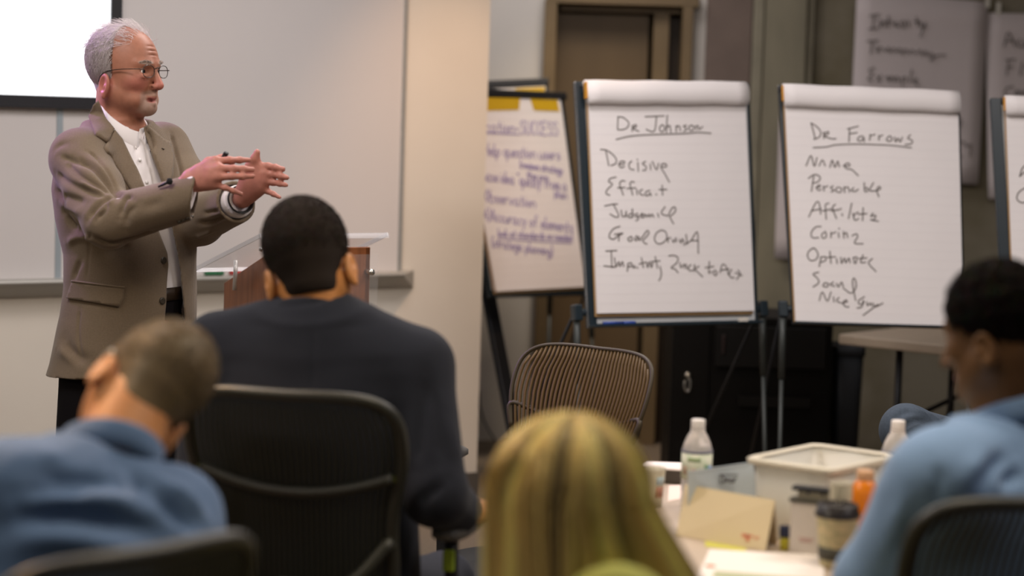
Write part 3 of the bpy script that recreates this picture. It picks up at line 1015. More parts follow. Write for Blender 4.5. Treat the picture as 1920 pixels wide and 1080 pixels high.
JOHN = zs("""405,150 402,200 400,270;400,150 450,155 505,200 500,245 460,270 405,275;545,235 540,290;540,240 575,225 580,245 545,260 605,290;
665,148 850,140;775,145 765,250 750,290 720,290 675,270;830,225 805,255 815,290 840,290 855,250 830,225;880,135 875,200 870,300;870,270 890,235 905,240 915,300;
965,235 965,295;965,255 985,235 1000,250 1005,285;1065,230 1035,240 1060,260 1065,275 1035,290;1110,230 1085,255 1100,280 1130,275 1130,240 1110,230;1150,240 1160,275;1150,245 1175,235 1185,270 1220,245;
385,368 500,340 640,325 830,318 1050,310 1180,300 1300,308;
235,465 290,470 350,510 388,560 380,600 335,620;285,470 300,540 315,620;415,610 460,600 465,580 430,580 412,612 435,640 465,625;535,575 510,605 520,650 560,660;595,590 600,675;590,558 592,566;
670,580 640,600 675,630 670,660 640,665;715,605 720,660;735,580 775,660 795,600;825,635 870,630 865,605 830,605 820,640 850,690 900,780;
385,730 330,745 315,775 350,800 300,850 290,890 325,905;470,770 440,765 420,800 440,860 455,905;400,835 470,830;560,780 535,775 520,800 535,860 545,905;490,840 575,835;585,850 590,900;
640,850 615,865 620,895 650,905;710,860 680,870 665,900 690,910 715,885 722,912;768,895 778,900;830,810 835,905;800,850 875,850""", 1080, 190, 340 / 1749) + \
zs("""230,70 300,55 335,55;300,55 330,110 345,150 320,160 275,135;365,105 375,155 400,145 405,110 405,158;445,130 420,150 440,165 455,150 455,90 460,160;500,130 475,140 490,160 505,145 502,178 485,190;
520,150 545,140 530,130 525,160 550,160 560,135 575,160 590,135 600,160 615,135 630,160;660,130 670,160;720,75 690,130 740,150;745,150 775,90 800,80 805,110 780,140 760,155 775,190 790,215;
355,235 310,250 275,290 270,325 300,340 330,320 345,300;310,300 380,290 350,310 345,355;440,320 420,335 430,355 455,345 450,320 440,320;490,310 475,340 490,350 505,315 510,345;515,350 545,310 575,270 590,290 560,330 540,350 560,375 575,375;
690,265 650,290 635,340 660,375 700,370 735,330 725,280 690,265;740,330 745,365;740,340 765,325;780,340 790,365 810,330;805,330 815,360;835,340 850,370 860,335 875,365;890,300 900,380;870,385 930,350 960,300 985,290 990,455;930,350 990,350;
240,435 330,430;285,435 290,570;225,555 320,565;310,490 325,560 345,520 355,560 375,520 385,560;420,535 415,600;420,540 445,530 450,555 420,565;470,550 460,570 485,565;494,570 500,572;530,490 545,570;510,540 565,525;570,525 580,570 595,520 610,570 620,530;640,480 660,575;610,520 680,515;680,560 690,610 685,650 670,675;
750,475 790,470 825,490 815,530 770,570 800,580 825,610;840,530 850,570 875,540 880,575;890,540 900,580;930,545 910,570 920,595 945,590;960,545 955,600;995,560 965,580 1000,620 1025,645;1080,520 1075,610 1095,600;1045,570 1115,560;1125,590 1110,610 1130,635 1140,610 1125,590;
1165,610 1185,545 1215,560 1235,630;1170,590 1240,580;1260,585 1240,620 1255,650 1280,650;1310,590 1330,620 1300,665;1290,610 1345,635""", 1080, 370, 340 / 1469)
FARR = zs("""395,150 415,220 435,300;395,150 450,185 485,235 470,280 420,300;510,235 515,295;510,250 550,230 555,250 520,270 580,295 625,295;730,205 830,180;750,205 745,325;745,250 820,240;870,270 835,280 825,310 860,315 880,280 885,325;
940,255 935,310;940,270 985,255;1020,265 1020,310;1020,280 1055,260;1115,270 1090,300 1110,320 1140,305 1130,275 1115,270;1165,280 1175,325 1195,290 1215,325 1235,280;1310,260 1285,290 1325,310 1320,340 1260,350;
415,378 540,370 620,352 800,345 1000,350 1150,358 1320,378;350,545 395,450 425,550 450,470;470,545 500,490 525,545;570,560 590,490 615,560 640,500 655,555;690,545 750,545 740,520 705,535 720,570 770,580 830,635;
420,640 410,710 400,780;370,660 430,625 480,650 460,690 410,705;440,745 480,735 470,720 445,745 465,770 490,760;510,730 515,775;512,745 550,730;600,730 575,745 605,770 580,785;640,740 620,770 660,790 680,760 650,740;700,735 705,790;705,750 735,740 750,785;790,745 765,770 800,780 830,760;
885,700 890,780 920,770 910,745 890,755;970,700 935,770 990,775;990,775 1035,755 1020,735 1000,770 1020,830;375,1015 440,885 470,890 485,990;395,960 490,940;560,890 530,900 530,960 535,1035;500,960 590,940;620,900 595,920 605,970 630,1030;580,960 660,945;680,985 685,1005;670,935 673,942;
770,890 740,1030;780,980 790,1030;830,970 790,1000 800,1045 835,1030;875,930 870,1050;830,990 910,985;965,980 945,1010 990,1000 975,1040 940,1040 1015,1055""", 1440, 200, 380 / 1865) + \
zs("""430,150 385,155 350,200 360,240 410,240;465,190 435,215 445,245 470,235 470,200;510,195 510,240;510,210 550,195;570,200 575,240;575,163 577,171;610,190 615,245;615,215 635,200 645,240;680,225 715,210 725,235 700,285 770,290;
365,325 330,350 320,390 345,425 390,415 405,375 385,335 365,325;430,395 415,475;425,400 465,395 465,425 425,440;500,350 510,450;480,400 545,395;555,410 560,450;590,400 595,450 620,405 630,445 655,405 665,445;690,400 700,450;690,402 720,400 710,450;770,380 750,440 790,440;735,410 800,405;845,410 815,440 830,470 875,515;
410,520 365,535 400,570 410,605 365,640;460,605 445,630 475,640 490,615 460,605;530,600 505,620 540,635;555,610 570,640 595,600 610,640;610,650 670,690 710,650 710,590 690,570 685,620 700,700 710,750;
415,750 440,680 480,755 510,680;530,720 535,760;575,725 555,750 590,770;600,770 640,760 630,745 605,770 630,800 655,800;780,720 735,750 740,780 775,770 770,750 760,800 720,810;800,760 805,790 830,770 840,795;850,770 870,800 930,770;890,780 770,870""", 1440, 390, 380 / 1642)
INTEG = zs("""200,85 250,75;225,80 215,150;195,155 245,150;255,105 255,145 275,110 285,145;300,85 300,145;285,115 320,115;325,130 345,115 335,140 360,140;380,110 365,120 385,150 390,110;405,110 410,140;450,90 455,140;435,115 470,115;470,120 480,150 500,120;500,120 470,195;
185,220 245,215;215,220 205,285;240,245 240,280 260,250 285,275 300,250 310,280 330,255 345,280 360,255 375,290 390,260 410,285 425,265 445,285 470,265 480,295 500,270 510,300 530,280 540,310 520,325 560,295 605,293;
225,360 195,375 215,395 190,420 215,430;235,400 260,435;265,400 235,435;285,420 300,405 300,435 320,405 330,435 345,405 355,435;370,415 375,460;370,420 395,410 390,435;425,370 415,440;430,430 455,420 440,440 460,455;
680,630 690,650 680,680;675,760 700,755 720,780 740,770 735,835;680,830 695,835""", 1560, 0, 360 / 1023)
ACC = zs("""915,250 940,170 975,250;925,220 970,215;1005,210 985,230 1000,250 1020,245;1025,215 1030,250 1045,215 1050,250;925,320 975,315;940,320 930,400;930,360 965,355;1015,330 1000,400;1030,360 1050,350 1040,400;965,460 930,470 920,500 935,530;985,480 975,505 995,500 985,480;1005,480 1010,505 1025,485 1035,505""", 1560, 0, 360 / 1023)
AC3 = zs("""1000,940 1012,900 1030,880;1000,940 1030,915 1040,940;1045,890 1060,940;1030,1000 995,1025 985,1060 1010,1080 1040,1075""", 1560, 0, 360 / 1023)

def by_line(strokes, bounds):
    out = [[] for _ in range(len(bounds) + 1)]
    for s in strokes:
        y = sum(q[1] for q in s) / len(s)
        out[sum(y > b for b in bounds)].append(s)
    return [o for o in out if o]
JOHN = by_line(JOHN, (262, 328, 376, 417, 462)); FARR = by_line(FARR, (285, 329, 372, 415, 460, 508, 546))
INTEG = by_line(INTEG, (66, 118, 180)); ACC = by_line(ACC, (95, 148)); AC3 = by_line(AC3, (340,))

# a plain handwriting alphabet for the far, out-of-focus chart
FONT = {'a': '3,3 1,3 0,1.5 1,0 3,1 3,3 3,0 4,0', 'b': '0,6 0,0 2,0 3,1.5 2,3 0,2.6', 'c': '3,2.6 1.5,3 0,1.5 1.5,0 3,.6', 'd': '3,6 3,0;3,1 1.5,0 0,1.5 1.5,3 3,2', 'e': '0,1.6 3,1.8 2,3 .6,2.6 0,1.2 1.5,0 3,.6',
        'f': '3,5.6 1.6,5.8 1,4 1,0;0,3 2.6,3', 'g': '3,3 1,3 0,1.5 1.4,.2 3,1 3,3 2.8,-1.6 1,-2.2 0,-1.4', 'h': '0,6 0,0 0,2 1.6,3 3,2.2 3,0', 'i': '0,3 0,0;0,4.2 .2,4.4', 'k': '0,6 0,0;2.6,3 0,1.4 2.8,0', 'l': '0,6 0,0 .8,0',
        'm': '0,3 0,0 0,2 1.2,3 2,2 2,0 2,2 3.2,3 4,2 4,0', 'n': '0,3 0,0 0,2 1.6,3 3,2 3,0', 'o': '1.5,3 0,1.6 1.4,0 3,1.4 1.5,3', 'p': '0,3 0,-2.4;0,2.2 1.6,3 3,1.6 1.4,0 0,.8', 'q': '3,3 1,3 0,1.5 1.4,.1 3,1;3,3 3,-2.4', 'r': '0,3 0,0 0,1.8 1.2,3 2.4,2.8',
        's': '2.6,2.8 1,3 .4,2 2.4,1.2 2,.1 0,.3', 't': '1,5 1,.4 2,0;0,3 2.4,3', 'u': '0,3 .2,.4 1.6,0 3,1 3,3 3,0', 'v': '0,3 1.4,0 3,3', 'w': '0,3 1,0 2,2.6 3,0 4,3', 'y': '0,3 1.4,.6;3,3 .4,-2.4', 'z': '0,3 3,3 0,0 3,0',
        'S': '3,5.4 1.4,6 0,4.6 3,2 2,0 0,.6', 'U': '0,6 .2,.6 1.6,0 3,1 3,6', 'C': '3,5.2 1.4,6 0,3 1.4,0 3,.8', 'E': '3,6 0,6 0,0 3,0;0,3 2.4,3', 'A': '0,0 1.6,6 3.2,0;.6,2 2.6,2', 'O': '1.5,6 0,3 1.5,0 3,3 1.5,6', 'H': '0,6 0,0;3,6 3,0;0,3 3,3', 'B': '0,6 0,0 2.4,0 3,1.6 0,3 2.4,4.6 0,6',
        '-': '0,2 3,2', ',': '.4,.4 0,-1', '(': '1.4,6.6 0,3 1.4,-1', ')': '0,6.6 1.4,3 0,-1', '"': '0,6 0,5;1,6 1,5', '1': '.6,6 .6,0', '4': '2,6 0,2 3,2;2.2,4 2.2,0'}
def text_strokes(txt, x0, y0, x1, y1, h):
    """txt laid from (x0,y0) to (x1,y1) baseline, h = photo pixels per font unit"""
    adv = [0]
    for ch in txt: adv.append(adv[-1] + (2.4 if ch == ' ' else (max(float(a.split(',')[0]) for s in FONT[ch].split(';') for a in s.split()) + 1.1)))
    k = math.hypot(x1 - x0, y1 - y0) / adv[-1]; ux, uy = (x1 - x0) / adv[-1], (y1 - y0) / adv[-1]
    out = []
    for i, ch in enumerate(txt):
        if ch == ' ': continue
        for s in FONT[ch].split(';'):
            out.append([(x0 + (adv[i] + float(a.split(',')[0])) * ux, y0 + (adv[i] + float(a.split(',')[0])) * uy - float(a.split(',')[1]) * h) for a in s.split()])
    return out

# ------------------------------------------------------------------ easels and flip chart pads
M_EFRAME = mat('dark blue easel frame', (0.010, 0.020, 0.028), 0.35, spec=0.6)
M_EBOARD = mat('white easel board', (0.70, 0.72, 0.74), 0.4)
M_ELEG = mat('grey steel tube', (0.042, 0.048, 0.046), 0.45, 0.3)
M_BROWN = mat('cardboard backing', (0.36, 0.22, 0.09), 0.8)
M_RULE = mat('pale rule line', (0.735, 0.705, 0.715), 0.9)
M_YEL = mat('yellow header', (0.56, 0.35, 0.006), 0.6)

def easel(label, plabel, board, pad, roll, d, nh, lean, fw=(0.032, 0.012, 0.013), writing=None, ink=None, inkw=0.0046, legs=('L', 'R'), header=None, group='easels', rules=True, legspan=0.0, rear=0.7, brk=0.035):
    nh = nrm(A3(*nh)); n = nrm(nh * math.cos(lean) + A3(0, 0, math.sin(lean)))
    bx = (board[2][0] + board[3][0]) / 2; by = (board[2][1] + board[3][1]) / 2
    p0 = P(bx, by, d)
    TL, TR, BR, BL = [Ppl(x, y, p0, n) for x, y in board]
    t = thing('flip_chart_easel', label, 'easel', A3(p0[0], p0[1], 0), group=group)
    obj('board', MB().slab([BL, BR, TR, TL], n, 0.012).vf(), M_EBOARD, t, smooth=False)
    mb = MB(); q = [BL, BR, TR, TL]
    def along(a, b, w0, w1, s):                                     # frame bar on the inner side of edge a-b
        return [a, b, b + s * w1, a + s * w0]
    eu = nrm(BR - BL); ev = nrm(TL - BL)
    nn = n * 0.006
    mb.slab([p + nn for p in (BL, BL + eu * fw[0], TL + eu * fw[0], TL)], n, 0.030)
    mb.slab([p + nn for p in (BR - eu * fw[1], BR, TR, TR - eu * fw[1])], n, 0.030)
    mb.slab([p + nn for p in (BL + eu * fw[0], BR - eu * fw[1], BR - eu * fw[1] + ev * fw[2], BL + eu * fw[0] + ev * fw[2])], n, 0.030)
    mb.slab([p + nn for p in (TL + eu * fw[0] - ev * 0.02, TR - eu * fw[1] - ev * 0.02, TR - eu * fw[1], TL + eu * fw[0])], n, 0.030)
    obj('frame', mb.vf(), M_EFRAME, t, smooth=False, bevel=0.003)
    obj('pen_ledge', MB().slab([BL + n * 0.045 - ev * 0.002, BR + n * 0.045 - ev * 0.002, BR + n * 0.045 + ev * 0.006, BL + n * 0.045 + ev * 0.006], n, 0.07).vf(), M_EFRAME, t, smooth=False, bevel=0.002)
    for s, c0, q in (('L', BL, -1), ('R', BR, 1)):
        if s not in legs: continue
        k = c0 + eu * q * brk + ev * 0.055 - n * 0.02
        obj('bracket', MB().box(k, (0.034, 0.04, 0.06), np.stack([eu, np.cross(ev, eu) * -1, ev], 1)).tube([k, c0 + ev * 0.055 - eu * q * 0.02 - n * 0.02], 0.014, 10).vf(), M_EFRAME, t, smooth=False, bevel=0.006)
        ft = A3(k[0], k[1], 0) + nh * 0.10 + eu * q * legspan
        g = obj('leg', MB().tube([k, k + (ft - k) * 0.28], 0.0125, 12).tube([k + (ft - k) * 0.26, ft + A3(0, 0, 0.01)], 0.0085, 12).vf(), M_ELEG, t)
        obj('rubber_foot', MB().lathe([(0.017, 0), (0.019, 0.006), (0.014, 0.03)], ft, 12).vf(), M_BLACKP, g)
        rf = A3(k[0], k[1], 0) - nh * rear + eu * q * 0.03
        g = obj('leg', MB().tube([k - n * 0.02, rf + A3(0, 0, 0.01)], 0.0065, 10).vf(), M_BLACKM, t)
        obj('rubber_foot', MB().lathe([(0.015, 0), (0.017, 0.006), (0.012, 0.03)], rf, 12).vf(), M_BLACKP, g)
    b_TL, b_TR, b_BL = TL, TR, BL
    # pad
    a = [Ppl(x, y, p0 + n * 0.016, n) for x, y in pad]
    pt = thing('flip_chart_pad', plabel, 'flip chart pad', a[3] * 0.5 + a[2] * 0.5, group='flip chart pads')
    TL, TR, BR, BL = a; ev = nrm(TL - BL); eu = nrm(BR - BL)
    obj('backing_card', MB().slab([BL - ev * 0.011 - eu * 0.005, BR - ev * 0.011, TR, TL - eu * 0.005], n, 0.004).vf(), M_BROWN, pt, smooth=False)
    f = [p + n * 0.010 for p in a]
    G = []
    for i in range(9):                                              # top sheet, its lower edge lifting a touch
        row = []
        for j in range(9):
            u, v = i / 8, j / 8
            p = (f[3] * (1 - u) + f[2] * u) * (1 - v) + (f[0] * (1 - u) + f[1] * u) * v
            row.append(p)
        G.append(row)
    obj('paper_sheets', MB().sheet(np.array(G), 0.009).vf(), M_PAPER, pt, smooth=False)
    pz0 = f[3]
    if rules:
        mb = MB(); H = np.linalg.norm(f[0] - f[3])
        for k in range(1, int(H / 0.034)):
            v = k * 0.034 / H
            l = f[3] * (1 - v) + f[0] * v; r = f[2] * (1 - v) + f[1] * v
            mb.slab([l + n * 0.0004, r + n * 0.0004, r + n * 0.0004 + ev * 0.0012, l + n * 0.0004 + ev * 0.0012], n, 0.0004)
        obj('rule_lines', mb.vf(), M_RULE, pt, smooth=False)
    if roll:
        L, R_ = (Ppl(x, y, p0 + n * 0.03, n) for x, y in roll[:2]); h = roll[2]
        prof = [(-0.045, -0.030), (-0.030, -0.004), (-0.008, 0.004), (0.012, -0.002), (0.026, -0.22 * h), (0.031, -0.5 * h), (0.027, -0.8 * h), (0.018, -0.97 * h), (0.009, -1.0 * h), (0.002, -0.92 * h), (-0.006, -0.5 * h)]
        K = len(prof); N = 14; mb = MB(); V, F = [], []
        for i in range(N + 1):
            c = L + (R_ - L) * i / N
            for x, y in prof: V.append(c + n * x + ev * (y + 0.0012 * math.sin(i * 1.3)))
        for i in range(N):
            for j in range(K): F.append([i * K + j, (i + 1) * K + j, (i + 1) * K + (j + 1) % K, i * K + (j + 1) % K])
        F += [list(range(K)), [N * K + j for j in range(K - 1, -1, -1)]]
        mb.add(V, F)
        obj('turned_over_sheets', mb.vf(), M_PAPER, pt, smooth_angle=None)
        c = L - eu * 0.003
        obj('binding', MB().box(c - ev * h * 0.42 + n * 0.004, (0.006, 0.022, h * 0.7), np.stack([eu, n, ev], 1)).vf(), mat('amber binding', (0.55, 0.25, 0.02), 0.6), pt, smooth=False, bevel=0.002)
        obj('clamp_bar', MB().tube([L - n * 0.035 - eu * 0.012 - ev * 0.014, R_ - n * 0.035 + eu * 0.012 - ev * 0.014], 0.014, 12).vf(), M_BLACKP, t)
    if header:
        ea, eb = nrm(b_TR - b_TL), nrm(b_TL - b_BL)
        obj('clamp_bar', MB().slab([b_TL - eb * 0.030 + n * 0.03, b_TR - eb * 0.030 + n * 0.03, b_TR + n * 0.03 + eb * 0.004, b_TL + n * 0.03 + eb * 0.004], n, 0.045).vf(), M_BLACKP, t, smooth=False, bevel=0.004)
        for hp in header:
            obj('header_strip', MB().slab([Ppl(x, y, pz0, n) + n * 0.0012 for x, y in hp], n, 0.001).vf(), M_YEL, pt, smooth=False)
    if writing:
        for ln in writing: obj('lettering', ribbon(ln, pz0, n, inkw), ink or M_INK, pt, smooth=False)
    return t, pt, n, nh, p0, b_BL, b_TR, nrm(BR - BL), ev

e1_ = easel('black-framed easel carrying the Dr Johnson flip chart', 'white flip chart pad headed Dr Johnson in black marker',
      [(1079, 153), (1404, 157), (1421, 606), (1104, 614)], [(1101, 168), (1394, 170), (1412, 583), (1118, 588)], ((1098, 151), (1397, 154), 0.088), 7.8, (0.42, -0.9, 0), math.radians(10), writing=JOHN)
easel('black-framed easel carrying the Dr Farrows flip chart', 'white flip chart pad headed Dr Farrows in black marker',
      [(1459, 160), (1799, 173), (1810, 616), (1487, 607)], [(1470, 172), (1795, 184), (1805, 612), (1491, 602)], ((1468, 158), (1797, 171), 0.084), 7.8, (0.04, -1, 0), math.radians(10), fw=(0.022, 0.006, 0.012), writing=FARR, brk=0.03)
easel('black-framed easel partly cut off beside the hanging wall sheets', 'flip chart pad behind the man with curly black hair, only its left edge seen',
      [(1856, 184), (2215, 200), (2230, 645), (1882, 640)], [(1885, 195), (2205, 208), (2220, 636), (1902, 628)], ((1884, 180), (2207, 193), 0.072), 7.6, (-0.10, -1, 0), math.radians(9), fw=(0.040, 0.012, 0.02), writing=AC3, rear=0.22)

M_PURP = mat('purple marker ink', (0.30, 0.25, 0.47), 0.8)
W4 = []
for a in (('Education-SUCCESS', 880, 246, 1048, 254, 4.0), ('1)Help question users', 900, 290, 1052, 300, 3.6), ('(reviews strategy', 975, 314, 1056, 326, 2.4), ('the pro', 988, 334, 1030, 340, 2.4),
          ('Base idea "quickly from a', 905, 338, 1064, 358, 3.6), ('plan', 1040, 368, 1064, 374, 2.6), ('1)Observation', 900, 376, 1006, 390, 3.6), ('4)Accuracy of elements', 908, 412, 1076, 436, 3.6),
          ('look at standards on needed', 934, 443, 1074, 452, 2.4), ('(strategic planning)', 922, 462, 1038, 480, 3.0)):
    W4.append(text_strokes(*a))
W4[0].append([(905, 249), (975, 252)]); W4[8].append([(935, 448), (1072, 456)])
e4 = easel('black easel with purple writing half hidden behind the wall corner', 'flip chart pad with purple handwriting and yellow header strips',
      [(853, 168), (1055, 177), (1103, 553), (918, 557)], [(864, 184), (1048, 187), (1095, 538), (928, 547)], None, 9.25, (0.60, -0.8, 0), math.radians(12), fw=(0.014, 0.014, 0.03), writing=W4, ink=M_PURP, inkw=0.0052,
      legs=('R',), header=[[(864, 209), (973, 206), (975, 184), (864, 182)], [(1001, 207), (1049, 209), (1045, 187), (994, 185)]], rear=0.35)
tt, _, n4, nh4 = e4[:4]
q0, q1 = P(906, 500, 9.30), P(985, 900, 9.02); q1[2] = 0.012
obj('leg', MB().box((q0 + q1) / 2, (0.062, 0.03, np.linalg.norm(q1 - q0)), frame(nh4, q1 - q0)).vf(), M_BLACKM, tt, smooth=False, bevel=0.006)
easel('second black easel peeking out above the purple-lettered one', 'flip chart pad with yellow strip showing above the purple-lettered one',
      [(838, 158), (1028, 149), (1020, 500), (846, 512)], [(846, 172), (1022, 162), (1014, 488), (852, 500)], None, 9.75, (0.05, -1, 0), math.radians(8), fw=(0.014, 0.014, 0.02), legs=('R',), rear=0.25,
      header=[[(846, 188), (960, 181), (960, 168), (846, 173)], [(966, 181), (1022, 178), (1021, 163), (966, 166)]])

# sheets taped to the back wall
def wall_sheet(corners, label, y, strokes=None, m=M_PAPER, tapes=()):
    n = A3(0, -1, 0); p0 = A3(0, y, 0)
    TL, TR, BR, BL = [Ppl(a, b, p0, n) for a, b in corners]
    t = thing('flip_chart_sheet', label, 'paper sheet', (BL + BR) / 2, group='sheets taped to the back wall')
    G = [[(BL * (1 - u) + BR * u) * (1 - v) + (TL * (1 - u) + TR * u) * v + n * (0.006 * math.sin(u * 5 + 1) * (1 - v)) for v in np.linspace(0, 1, 9)] for u in np.linspace(0, 1, 9)]
    obj('paper', MB().sheet(np.array(G), 0.0012).vf(), m, t)
    for ln in strokes or (): obj('lettering', ribbon(ln, p0 + n * 0.008, n, 0.0058), M_INK, t, smooth=False)
    for a, b in tapes:
        c = Ppl(a, b, p0 + n * 0.002, n); obj('tape', MB().box(c, (0.022, 0.001, 0.06)).vf(), mat('white tape', (0.6, 0.58, 0.52), 0.5), t, smooth=False)
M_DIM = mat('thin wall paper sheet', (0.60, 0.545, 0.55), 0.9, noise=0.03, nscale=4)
YS = BY - 0.03
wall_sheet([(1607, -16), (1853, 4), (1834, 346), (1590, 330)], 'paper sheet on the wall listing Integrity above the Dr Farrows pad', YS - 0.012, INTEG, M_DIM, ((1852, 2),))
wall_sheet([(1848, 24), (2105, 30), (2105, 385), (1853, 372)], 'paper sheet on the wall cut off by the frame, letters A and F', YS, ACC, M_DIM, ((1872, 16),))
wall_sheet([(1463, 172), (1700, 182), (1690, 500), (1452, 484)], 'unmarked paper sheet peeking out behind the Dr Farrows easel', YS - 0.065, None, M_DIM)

# a marker and a chalky white eraser on the ledge of the first easel
_, _, n1, _, p1, bl1, _, eu1, ev1 = e1_
def ledge(px): 
    q = Ppl(px, 612, p1 + n1 * 0.028, n1)
    return bl1 + eu1 * np.dot(q - bl1, eu1) + n1 * 0.028 + ev1 * 0.0065
a, b = ledge(1131) + ev1 * 0.0062, ledge(1192) + ev1 * 0.0062
t = thing('marker_pen', 'blue marker pen lying on the ledge of the Dr Johnson easel', 'marker', (a + b) / 2 - ev1 * 0.008)
M_BLUEP = mat('blue marker plastic', (0.02, 0.06, 0.30), 0.35)
obj('barrel', MB().tube([a, a + (b - a) * 0.62], 0.0055, 12).vf(), M_BLUEP, t)
obj('cap', MB().tube([a + (b - a) * 0.62, a + (b - a) * 0.97, b], [0.0062, 0.006, 0.004], 12).vf(), M_BLUEP, t)
c = ledge(1394)
obj('eraser', MB().box(c + ev1 * 0.008, (0.038, 0.018, 0.016), np.stack([eu1, np.cross(ev1, eu1), ev1], 1)).vf(), mat('off white felt', (0.62, 0.58, 0.52), 0.9), None, smooth=False, bevel=0.003,
    label='small off-white eraser at the right end of the Dr Johnson easel ledge', cat='eraser')
q = [Ppl(x, y, A3(0, BY - 0.015, 0), A3(0, -1, 0)) for x, y in ((898, 735), (900, 762), (907, 788), (918, 810), (928, 826), (934, 850))]
q.append(A3(q[-1][0] + 0.02, BY - 0.03, 0.006)); q.append(A3(q[-1][0] + 0.25, BY - 0.12, 0.006))
obj('wall_cord', MB().tube(catmull(q, 6), 0.004, 8).vf(), M_BLACKP, None, label='thin dark cord hanging on the grey wall beside the open wall corner', cat='cord')
# ------------------------------------------------------------------ black cabinet, bin, folding table at the back
CY = 8.95
x0, x1 = (1266 - 960) / FPX * CY, (1568 - 960) / FPX * CY
M_CAB = mat('black laminate', (0.0065, 0.0062, 0.0058), 0.55, noise=0.1, nscale=5, spec=0.2)
zc = 0.765
t = thing('cabinet', 'low black cabinet with recessed panel and chrome latch behind the easels', 'cabinet', ((x0 + x1) / 2, CY + 0.25, 0))
obj('body', MB().box(((x0 + x1) / 2, CY + 0.25, zc / 2), (x1 - x0, 0.48, zc)).vf(), M_CAB, t, smooth=False, bevel=0.006)
def cz(py): return Ppl(1400, py, A3(0, CY, 0), A3(0, -1, 0))[2]
def cx(px, py=700): return Ppl(px, py, A3(0, CY, 0), A3(0, -1, 0))[0]
dr = obj('door', MB().box(((x0 + cx(1330)) / 2 + 0.006, CY + 0.004, zc / 2), (cx(1330) - x0 - 0.016, 0.02, zc - 0.03)).vf(), M_CAB, t, smooth=False, bevel=0.003)
M_CHROME = mat('chrome', (0.62, 0.62, 0.58), 0.18, 0.95)
lx = cx(1289)
lt = MB().lathe([(0.013, 0), (0.015, 0.004), (0.010, 0.012), (0.004, 0.016)], (lx, CY - 0.005, cz(706)), 18, frame((0, 0, 1), (0, -1, 0)))
lt.tube(catmull([(lx - 0.010, CY - 0.016, cz(716)), (lx - 0.013, CY - 0.020, cz(726)), (lx - 0.006, CY - 0.022, cz(735)), (lx + 0.006, CY - 0.022, cz(735)), (lx + 0.012, CY - 0.020, cz(724)), (lx + 0.009, CY - 0.016, cz(714)), (lx, CY - 0.014, cz(711))], 4), 0.0042, 8)
obj('latch', lt.vf(), M_CHROME, dr, label='chrome latch')
dw = obj('drawer', MB().box(((cx(1340) + cx(1546)) / 2, CY - 0.004, (cz(612) + cz(688)) / 2), (cx(1546) - cx(1340), 0.03, cz(612) - cz(688))).vf(), mat('black drawer front', (0.011, 0.011, 0.011), 0.4, spec=0.3), t, smooth=False, bevel=0.004)
obj('handle', MB().box((cx(1353), CY - 0.026, (cz(628) + cz(664)) / 2), (0.012, 0.016, cz(628) - cz(664))).vf(), mat('brown grey handle', (0.05, 0.035, 0.035), 0.4, 0.3), dw, smooth=False, bevel=0.004)
obj('shelf_edge', MB().box(((cx(1386) + cx(1522)) / 2, CY - 0.002, cz(752)), (cx(1522) - cx(1386), 0.02, 0.045)).vf(), mat('black drawer front', (0, 0, 0)), t, smooth=False, bevel=0.003)

bx, bY = (1594 - 960) / FPX * 9.15, 9.15
t = thing('waste_bin', 'tall dark grey waste bin between the black cabinet and folding table', 'bin', (bx, bY, 0))
M_BIN = mat('dark grey bin plastic', (0.020, 0.024, 0.030), 0.5)
def rring(w, d, z, r=0.03, n=5):
    out = []
    for cxx, cyy, a0 in ((w - r, d - r, 0), (-w + r, d - r, 90), (-w + r, -d + r, 180), (w - r, -d + r, 270)):
        for k in range(n + 1):
            a = math.radians(a0 + 90 * k / n); out.append((bx + cxx + r * math.cos(a), bY + cyy + r * math.sin(a), z))
    return out
def rloft(rings, capb=True, capt=True):
    V, F, k = [], [], len(rings[0])
    for r in rings: V += r
    for i in range(len(rings) - 1):
        for j in range(k): F.append([i * k + j, i * k + (j + 1) % k, (i + 1) * k + (j + 1) % k, (i + 1) * k + j])
    if capb: F.append(list(range(k - 1, -1, -1)))
    if capt: F.append([(len(rings) - 1) * k + j for j in range(k)])
    return np.array(V, float), F
obj('body', rloft([rring(0.052, 0.09, 0.0), rring(0.062, 0.11, 0.61), rring(0.056, 0.104, 0.61), rring(0.048, 0.085, 0.02)]), M_BIN, t)
obj('rim', rloft([rring(0.060, 0.108, 0.60), rring(0.068, 0.116, 0.605), rring(0.068, 0.116, 0.645), rring(0.056, 0.104, 0.645), rring(0.056, 0.104, 0.60)], False, False), M_BIN, t)

